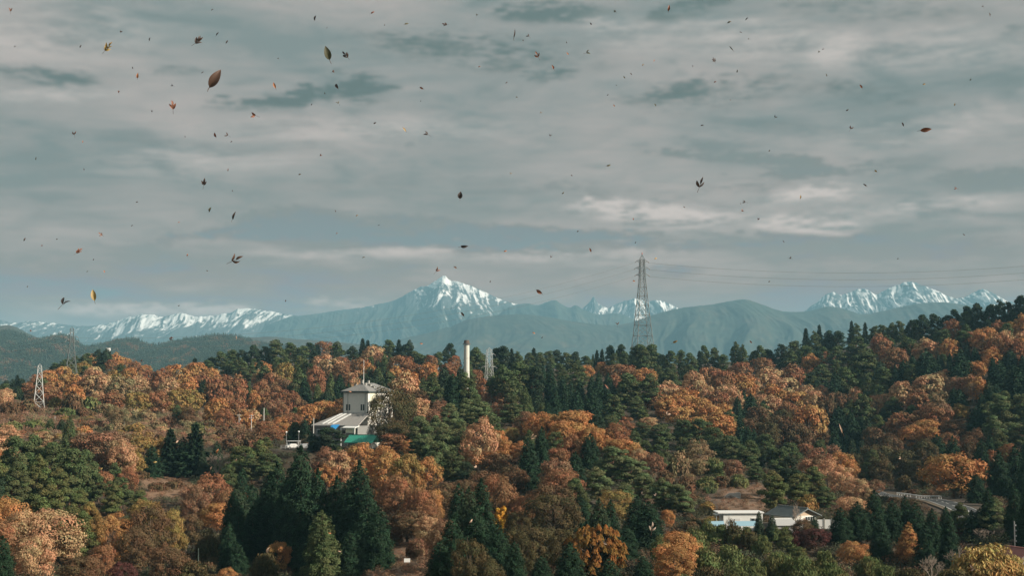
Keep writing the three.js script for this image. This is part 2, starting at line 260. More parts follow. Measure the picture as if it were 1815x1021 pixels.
const HILLS = [
  range('hill', 'wooded hills beyond the lattice tower', [[-300, 590], [-120, 590], [0, 595], [18, 593], [45, 601], [70, 608], [95, 604], [112, 601], [130, 606], [150, 622], [185, 618], [215, 610], [245, 609], [262, 617], [285, 618], [310, 612], [345, 606], [385, 601], [420, 604], [450, 612], [500, 622], [560, 634]], 4200, 1600, { cols: 300, rows: 80, spur: 360, amp: .22, jag: .6, seed: 91, curve: .95, base: -88, color: (q) => wood(q.x, q.d, 60, .05) })];
// ---------------------------------------------------------------- trees: one builder for each kind, in a few shapes and three finenesses
const tint = (rnd, v, g) => { const k = 1 + (rnd() - .5) * 2 * v, h = (rnd() - .5) * 2 * g; return [k * (1 - h), k * (1 + h * .6), k * (1 + h * .2)]; };
const mulc = (a, b) => [a[0] * b[0], a[1] * b[1], a[2] * b[2]];
function ball(S, rnd, cx, cy, cz, rx, ry, rz, n, s, asp, col, out, low = -.25, jit = .42, var_ = .22) {
  const q0 = rnd() * 50;
  for (let k = 0, tries = 0; k < n && tries < n * 4; tries++) {
    const y = rnd() * 2 - 1, a = rnd() * 6.2832, q = Math.sqrt(1 - y * y), dx = q * Math.cos(a), dy = y, dz = q * Math.sin(a);
    if (dx * out[0] + dy * out[1] + dz * out[2] < low) continue;
    const w = noise(dx * 1.7 + q0, dy * 1.7, dz * 1.7), r = (.55 + .5 * Math.sqrt(rnd())) * (1 + w * .55); k++;
    if (w < -.3 && rnd() < .6) continue;
    S.leaf(cx + dx * rx * r, cy + dy * ry * r, cz + dz * rz * r, dx + (rnd() - .5) * jit * 2, dy + .3 + (rnd() - .5) * jit * 2, dz + (rnd() - .5) * jit * 2, s * (.65 + rnd() * .7), asp, rnd, mulc(col, tint(rnd, var_, .10)), dx * .6 + (rnd() - .5), .7 + rnd() * .6, dz * .6 + (rnd() - .5));
  }
}
const cap3 = (l) => l.reduce((a, b) => a + b[3] * b[3], 0);
function limbs(list) { return merge(list.map(([a, b, r0, r1]) => bar(a, b, r0, r1, 5))); }
// each returns { trunk, crown, H, W }
function oak(seed, fine, open = 0, slim = 1) {
  const rnd = rng(seed), S = new Soup(), T = [], H = 12, K = 44, B = [];
  for (let k = 0; k < K; k++) {
    const t = (k + .5) / K, y = 1 - t * 1.86, a = k * 2.39996 + rnd() * .9, q = Math.pow(Math.max(0, 1 - y * y), y < 0 ? .36 : .5), f = .58 + rnd() * .36, cy = 6.3, ay = y > 0 ? 5.0 : 4.9, ax = 4.3 * slim;
    B.push([q * Math.cos(a) * ax * f, cy + y * ay * (y > 0 ? f : .92), q * Math.sin(a) * ax * f, (.72 + rnd() * .72) * (y < -.5 ? .9 : 1), q * Math.cos(a), y, q * Math.sin(a)]);
  }
  T.push([V(0, -.6, 0), V(.1, 3.4, .05), .30, .22], [V(.1, 3.4, .05), V(-.1, 8.5, .1), .22, .08]);
  for (let k = 0; k < K; k += 2) { const b = B[k], y0 = clamp(b[1] * .55, 1.6, 6.5); T.push([V(.05, y0, .05), V(b[0] * .95, b[1], b[2] * .95), .10, .03]); }
  const sum = cap3(B);
  for (const b of B) {
    if (rnd() < open) continue;
    const col = tint(rnd, .14, .11), n = Math.round(fine.n * b[3] * b[3] / sum);
    ball(S, rnd, b[0], b[1], b[2], b[3] * (1 + rnd() * .5), b[3] * (.75 + rnd() * .4), b[3] * (1 + rnd() * .5), n, fine.s, .52, col, [b[4] * .8, b[5] * .6 + .3, b[6] * .8]);
  }
  return { trunk: limbs(T), crown: S.geo(), H, W: 9.4 * slim };
}
function pine(seed, fine, lean = 0) {
  const rnd = rng(seed), S = new Soup(), T = [], H = 13, K = 34; let px = 0, pz = 0, last = V(0, -.6, 0);
  const spine = []; for (let k = 0; k <= 6; k++) { const v = V(px, k * 2.05, pz); spine.push(v); px += (rnd() - .5 + lean) * .7; pz += (rnd() - .5) * .7; }
  for (let k = 0; k < 6; k++) { T.push([last, spine[k + 1], .24 - k * .034, .20 - k * .034]); last = spine[k + 1]; }
  for (let k = 0; k < K; k++) {
    const t = k / (K - 1), y = 3.0 + t * 9.0 + (rnd() - .5) * 1.3, a = k * 2.39996 + rnd() * .8, reach = 3.1 * Math.pow(Math.sin(Math.PI * (.16 + .80 * t)), .8) * (.45 + rnd() * .55), j = Math.min(5, Math.floor(y / 2.05)), o = spine[j];
    const cx = o.x + Math.cos(a) * reach, cz = o.z + Math.sin(a) * reach, cy = y + reach * .10, r = lerp(1.4, 1.0, t) * (.75 + rnd() * .5);
    if (reach > .8) T.push([V(o.x, y - .5, o.z), V(cx, cy - .15, cz), .07, .025]);
    const col = tint(rnd, .16, .12), n = Math.round(fine.n / K * r * r / 1.3);
    for (let q = 0; q < n; q++) {
      const b = rnd() * 6.2832, u = Math.sqrt(rnd()) * r, lx = Math.cos(b) * u, lz = Math.sin(b) * u, ly = (rnd() - .4) * 1.7 * Math.sqrt(Math.max(.05, 1 - u * u / r / r));
      S.leaf(cx + lx, cy + ly, cz + lz, (rnd() - .5) * 1.1 + lx * .6, .2 + rnd() * .8, (rnd() - .5) * 1.1 + lz * .6, fine.s * (.7 + rnd() * .6), .36, rnd, mulc(col, tint(rnd, .3, .10)), lx + (rnd() - .5), .5 + rnd() * .8, lz + (rnd() - .5));
    }
  }
  return { trunk: limbs(T), crown: S.geo(), H, W: 7.0 };
}
function cone(seed, fine, o = {}) {                                     // cedar, larch
  const { H = 18, rad = 3.1, pow = .72, foot = .06, K = 260, droop = .45, asp = .40, v = .26 } = o, rnd = rng(seed), S = new Soup(), T = [[V(0, -.6, 0), V(0, H * .5, 0), .32, .2], [V(0, H * .5, 0), V(0, H * .97, 0), .2, .03]];
  const lump = (y, a) => 1 + noise(Math.cos(a) * 1.5, y / 2.2, Math.sin(a) * 1.5 + seed) * .28;
  for (let k = 0; k < K; k++) {
    const t = 1 - Math.pow((k + .5) / K, .62), y = H * (foot + (1 - foot) * t * .985), a = k * 2.39996 + rnd() * .6, R = rad * Math.pow(1 - t, pow) * lump(y, a) + .12;
    const cl = .26 + R * .15, r0 = R * (.56 + rnd() * .34), col = tint(rnd, .30, .10), n = Math.max(4, Math.round(fine.n / K * (.4 + R / rad)));
    const ca = Math.cos(a), sa = Math.sin(a);
    for (let q = 0; q < n; q++) {
      const u = (rnd() * 2 - 1), w = (rnd() - .5) * 2, e = (rnd() - .5) * 2, ro = r0 + u * cl * 1.2, side = w * cl * .95 * (1 - .3 * u), up = e * cl * .75 - droop * (u + 1) * cl * .5 + .1;
      const x = ca * ro - sa * side, z = sa * ro + ca * side;
      S.leaf(x, y + up, z, ca * .8 + (rnd() - .5) * 1.3, .55 + (rnd() - .5) * 1.2, sa * .8 + (rnd() - .5) * 1.3, fine.s * (.7 + rnd() * .6), asp, rnd, mulc(col, tint(rnd, v, .08)), ca + (rnd() - .5) * .8, .35 - droop + (rnd() - .5) * .8, sa + (rnd() - .5) * .8);
    }
  }
  for (let q = 0; q < fine.n / 50; q++) S.leaf((rnd() - .5) * .35, H * (.955 + rnd() * .05), (rnd() - .5) * .35, rnd() - .5, .2, rnd() - .5, fine.s, .3, rnd, tint(rnd, .2, .08), 0, 1, 0);
  return { trunk: limbs(T), crown: S.geo(), H, W: rad * 2 };
}
function fir(seed, fine) {
  const rnd = rng(seed), S = new Soup(), H = 14, T = [[V(0, -.6, 0), V(0, H * .6, 0), .22, .12], [V(0, H * .6, 0), V(0, H * .99, 0), .12, .015]], layers = 16;
  for (let l = 0; l < layers; l++) {
    const t = l / (layers - 1), y = 2.2 + t * (H - 2.9), nb = 7, len = (lerp(2.7, .35, Math.pow(t, .9))) * (.8 + rnd() * .35);
    for (let b = 0; b < nb; b++) {
      const a = (b + rnd() * .6) / nb * 6.2832 + l * 1.3, L1 = len * (.7 + rnd() * .5), ca = Math.cos(a), sa = Math.sin(a), n = Math.max(3, Math.round(fine.n / layers / nb * (.35 + len / 2.2))), col = tint(rnd, .2, .1);
      for (let q = 0; q < n; q++) {
        const u = Math.pow(rnd(), .8), sd = (rnd() - .5) * L1 * .55 * (1 - u * .75), yy = y - L1 * .22 * Math.sin(u * 2.2) + (rnd() - .5) * .62;
        S.leaf(ca * u * L1 - sa * sd, yy, sa * u * L1 + ca * sd, (rnd() - .5) + ca * .3, .8 + (rnd() - .5) * .8, (rnd() - .5) + sa * .3, fine.s * (.7 + rnd() * .6), .3, rnd, mulc(col, tint(rnd, .25, .08)), ca - sa * sd, -.1 + rnd() * .3, sa + ca * sd);
      }
    }
  }
  for (let q = 0; q < 10; q++) S.leaf((rnd() - .5) * .2, H * (.95 + rnd() * .05), (rnd() - .5) * .2, rnd() - .5, .1, rnd() - .5, fine.s, .25, rnd, tint(rnd, .2, .08), 0, 1, 0);
  return { trunk: limbs(T), crown: S.geo(), H, W: 5.6 };
}
function ginkgo(seed, fine) {
  const rnd = rng(seed), S = new Soup(), H = 11, T = [[V(0, -.6, 0), V(0, 9.5, 0), .24, .04]];
  for (let k = 0; k < 22; k++) {
    const y = 1.8 + k * .33, a = k * 2.39996, L1 = lerp(4.4, 1.5, k / 22) * (.8 + rnd() * .4), e = V(Math.cos(a) * L1 * .55, y + L1 * .85, Math.sin(a) * L1 * .55); T.push([V(0, y, 0), e, .08, .02]);
    const col = tint(rnd, .12, .06);
    for (let q = 0; q < fine.n / 22; q++) { const u = .15 + rnd() * .85, w = .42 * (1.15 - u * .5); S.leaf(e.x * u + (rnd() - .5) * 2 * w, lerp(y, e.y, u) + (rnd() - .5) * 2 * w, e.z * u + (rnd() - .5) * 2 * w, rnd() - .5 + Math.cos(a) * .5, rnd() - .2, rnd() - .5 + Math.sin(a) * .5, fine.s * (.7 + rnd() * .6), .6, rnd, mulc(col, tint(rnd, .2, .05))); }
  }
  return { trunk: limbs(T), crown: S.geo(), H, W: 5.8 };
}
function bare(seed, spread = 1) {
  const rnd = rng(seed), T = [], Tw = [];
  const grow = (p, dir, len, r, lev) => {
    const e = p.clone().addScaledVector(dir, len); (lev < 2 ? T : Tw).push([p, e, r, r * .66]);
    if (lev >= 5) return;
    const n = lev < 1 ? 4 : 3;
    for (let k = 0; k < n; k++) { const d = dir.clone().add(V((rnd() - .5) * 1.7 * spread, (rnd() - .25) * .9, (rnd() - .5) * 1.7 * spread)).normalize(); grow(k ? p.clone().lerp(e, .5 + rnd() * .5) : e, d, len * (.58 + rnd() * .25), r * .6, lev + 1); }
  };
  grow(V(0, -.5, 0), V(0, 1, 0), 2.6, .2, 0);
  return { trunk: limbs(T), crown: merge(Tw.map(([a, b, r0, r1]) => bar(a, b, Math.max(r0, .028), Math.max(r1, .02), 3))), H: 8, W: 7 * spread };
}
function bush(seed, fine, wild = .5, tall = 1) {                        // shrubs, bamboo, thickets
  const rnd = rng(seed), S = new Soup(), T = [], K = 11, H = 3.2 * tall;
  for (let k = 0; k < K; k++) {
    const a = k * 2.39996, q = Math.sqrt((k + .5) / K) * 1.7, y = H * (.78 - q * q * .13) * (.72 + rnd() * .3), col = tint(rnd, .18, .12);
    T.push([V(Math.cos(a) * q * .2, -.3, Math.sin(a) * q * .2), V(Math.cos(a) * q, y, Math.sin(a) * q), .05, .015]);
    const n = fine.n / K;
    for (let j = 0; j < n; j++) {
      const u = Math.pow(rnd(), .6), sp = .75 * (1 + wild * .4); const x = Math.cos(a) * q + (rnd() - .5) * 2 * sp, z = Math.sin(a) * q + (rnd() - .5) * 2 * sp, yy = .1 + u * y * 1.08 + (rnd() - .5) * .3;
      S.leaf(x, yy, z, x * .5 + (rnd() - .5) * 1.6, .6 + (rnd() - .5), z * .5 + (rnd() - .5) * 1.6, fine.s * (.7 + rnd() * .6), lerp(.6, .22, wild), rnd, mulc(col, tint(rnd, .3, .12)), wild > .6 ? (rnd() - .5) : 0, wild > .6 ? 1 : 0, wild > .6 ? (rnd() - .5) : 0);
    }
  }
  return { trunk: limbs(T), crown: S.geo(), H, W: 4.6 };
}
function weeper(seed, fine) {                                           // broad crown of hanging, overlapping leaf tufts
  const rnd = rng(seed), S = new Soup(), H = 9, T = [[V(0, -.6, 0), V(0, 5.5, 0), .32, .2]];
  for (let k = 0; k < 170; k++) {
    const y = 1 - (k + .5) / 170 * 1.8, a = k * 2.39996 + rnd() * .7, q = Math.sqrt(Math.max(0, 1 - y * y)), f = .72 + rnd() * .28, cx = Math.cos(a) * q * 4.7 * f, cz = Math.sin(a) * q * 4.7 * f, cy = 4.7 + y * 3.9 * f, col = tint(rnd, .18, .10);
    if (k % 8 === 0) T.push([V(0, 3.5, 0), V(cx * .9, cy, cz * .9), .1, .03]);
    for (let j = 0; j < fine.n / 170; j++) { const u = rnd(), b = rnd() * 6.2832, w = .12 + u * .40; S.leaf(cx + Math.cos(b) * w, cy + .3 - u * .75, cz + Math.sin(b) * w, Math.cos(b) * .9 + (rnd() - .5) * .6, .7, Math.sin(b) * .9 + (rnd() - .5) * .6, fine.s * (.9 + rnd() * .6), .36, rnd, mulc(col, tint(rnd, .24, .08)), Math.cos(b) * .7, -1, Math.sin(b) * .7); }
  }
  return { trunk: limbs(T), crown: S.geo(), H, W: 9.6 };
}
const FINE = [{ n: 13000, s: .165 }, { n: 7000, s: .235 }, { n: 2600, s: .40 }];
const PNE = [{ n: 11000, s: .235 }, { n: 7000, s: .30 }, { n: 2800, s: .44 }];
const KIND = {
  o: { name: 'oak_tree', word: 'broadleaf tree', cat: 'tree', make: [0, 1, 2, 3, 4].map((v) => (l) => oak(100 + v * 7 + l, FINE[l], v === 3 ? .2 : .07, v === 4 ? .78 : 1)) },
  p: { name: 'pine_tree', word: 'pine', cat: 'tree', make: [0, 1, 2, 3].map((v) => (l) => pine(200 + v * 7 + l, PNE[l], (v - 1.5) * .12)) },
  c: { name: 'cedar_tree', word: 'cedar', cat: 'tree', make: [0, 1, 2].map((v) => (l) => cone(300 + v * 7 + l, { n: FINE[l].n * 1.1, s: FINE[l].s * 1.3 }, { rad: 3.1 + v * .25, pow: [.50, .42, .56][v] })) },
  f: { name: 'fir_tree', word: 'pointed fir', cat: 'tree', make: [0, 1, 2].map((v) => (l) => fir(400 + v * 7 + l, { n: FINE[l].n * 1.0, s: FINE[l].s * 1.3 })) },
  l: { name: 'larch_tree', word: 'golden conical larch', cat: 'tree', make: [0].map((v) => (l) => cone(500 + v + l, FINE[l], { H: 12, rad: 3, pow: .8, K: 130, asp: .5 })) },
  g: { name: 'ginkgo_tree', word: 'ginkgo with upswept branches', cat: 'tree', make: [(l) => ginkgo(600 + l, FINE[l])] },
  n: { name: 'bare_tree', word: 'leafless tree', cat: 'tree', make: [0, 1].map((v) => () => bare(700 + v, 1)) },
  b: { name: 'shrub', word: 'shrub', cat: 'shrub', make: [0, 1, 2].map((v) => (l) => bush(800 + v * 5 + l, { n: FINE[l].n * .36, s: FINE[l].s * 1.05 }, .40)) },
  m: { name: 'bamboo_clump', word: 'feathery thicket', cat: 'thicket', make: [0, 1].map((v) => (l) => bush(900 + v * 5 + l, { n: FINE[l].n * .5, s: FINE[l].s * 1.35 }, .72, 1.7)) },
  w: { name: 'weeping_tree', word: 'tree with hanging tufts of leaves', cat: 'tree', make: [(l) => weeper(1000 + l, { n: FINE[l].n * 1.1, s: FINE[l].s * 1.2 })] },
};
const PAL = { R: [.285, .140, .070], O: [.43, .222, .086], T: [.48, .300, .165], K: [.255, .142, .082], Y: [.28, .195, .066], B: [.145, .088, .045], D: [.095, .076, .032], G: [.135, .152, .054], P: [.098, .126, .050], L: [.148, .180, .078], C: [.024, .054, .026], F: [.042, .066, .034], X: [.66, .39, .060], M: [.105, .040, .034], S: [.25, .19, .10], N: [.16, .125, .10], W: [.44, .31, .115], A: [.33, .165, .045] };
const HUE = { R: 'rust-red', O: 'bright orange', T: 'pale tan-orange', K: 'dull pinkish-brown', Y: 'olive-gold', B: 'brown', D: 'dark olive-brown', G: 'olive-green', P: 'mid-green', L: 'light green', C: 'dark green', F: 'blackish-green', X: 'clear yellow', M: 'maroon', S: 'straw-coloured', N: 'grey-brown', W: 'straw-gold', A: 'amber' };
const leafMat = {}, geoCache = {};
for (const k in PAL) leafMat[k] = new THREE.MeshPhysicalMaterial({ color: rgb(...PAL[k]), vertexColors: true, roughness: .75, transmission: .14, thickness: 0, side: THREE.DoubleSide, specularIntensity: .3 });
const barkMat = mat(.10, .068, .048, .95), pineBark = mat(.17, .085, .052, .95), greyBark = mat(.24, .19, .15, .95);
function proto(sp, v, l) { const key = sp + v + l; return geoCache[key] ??= KIND[sp].make[v](l); }

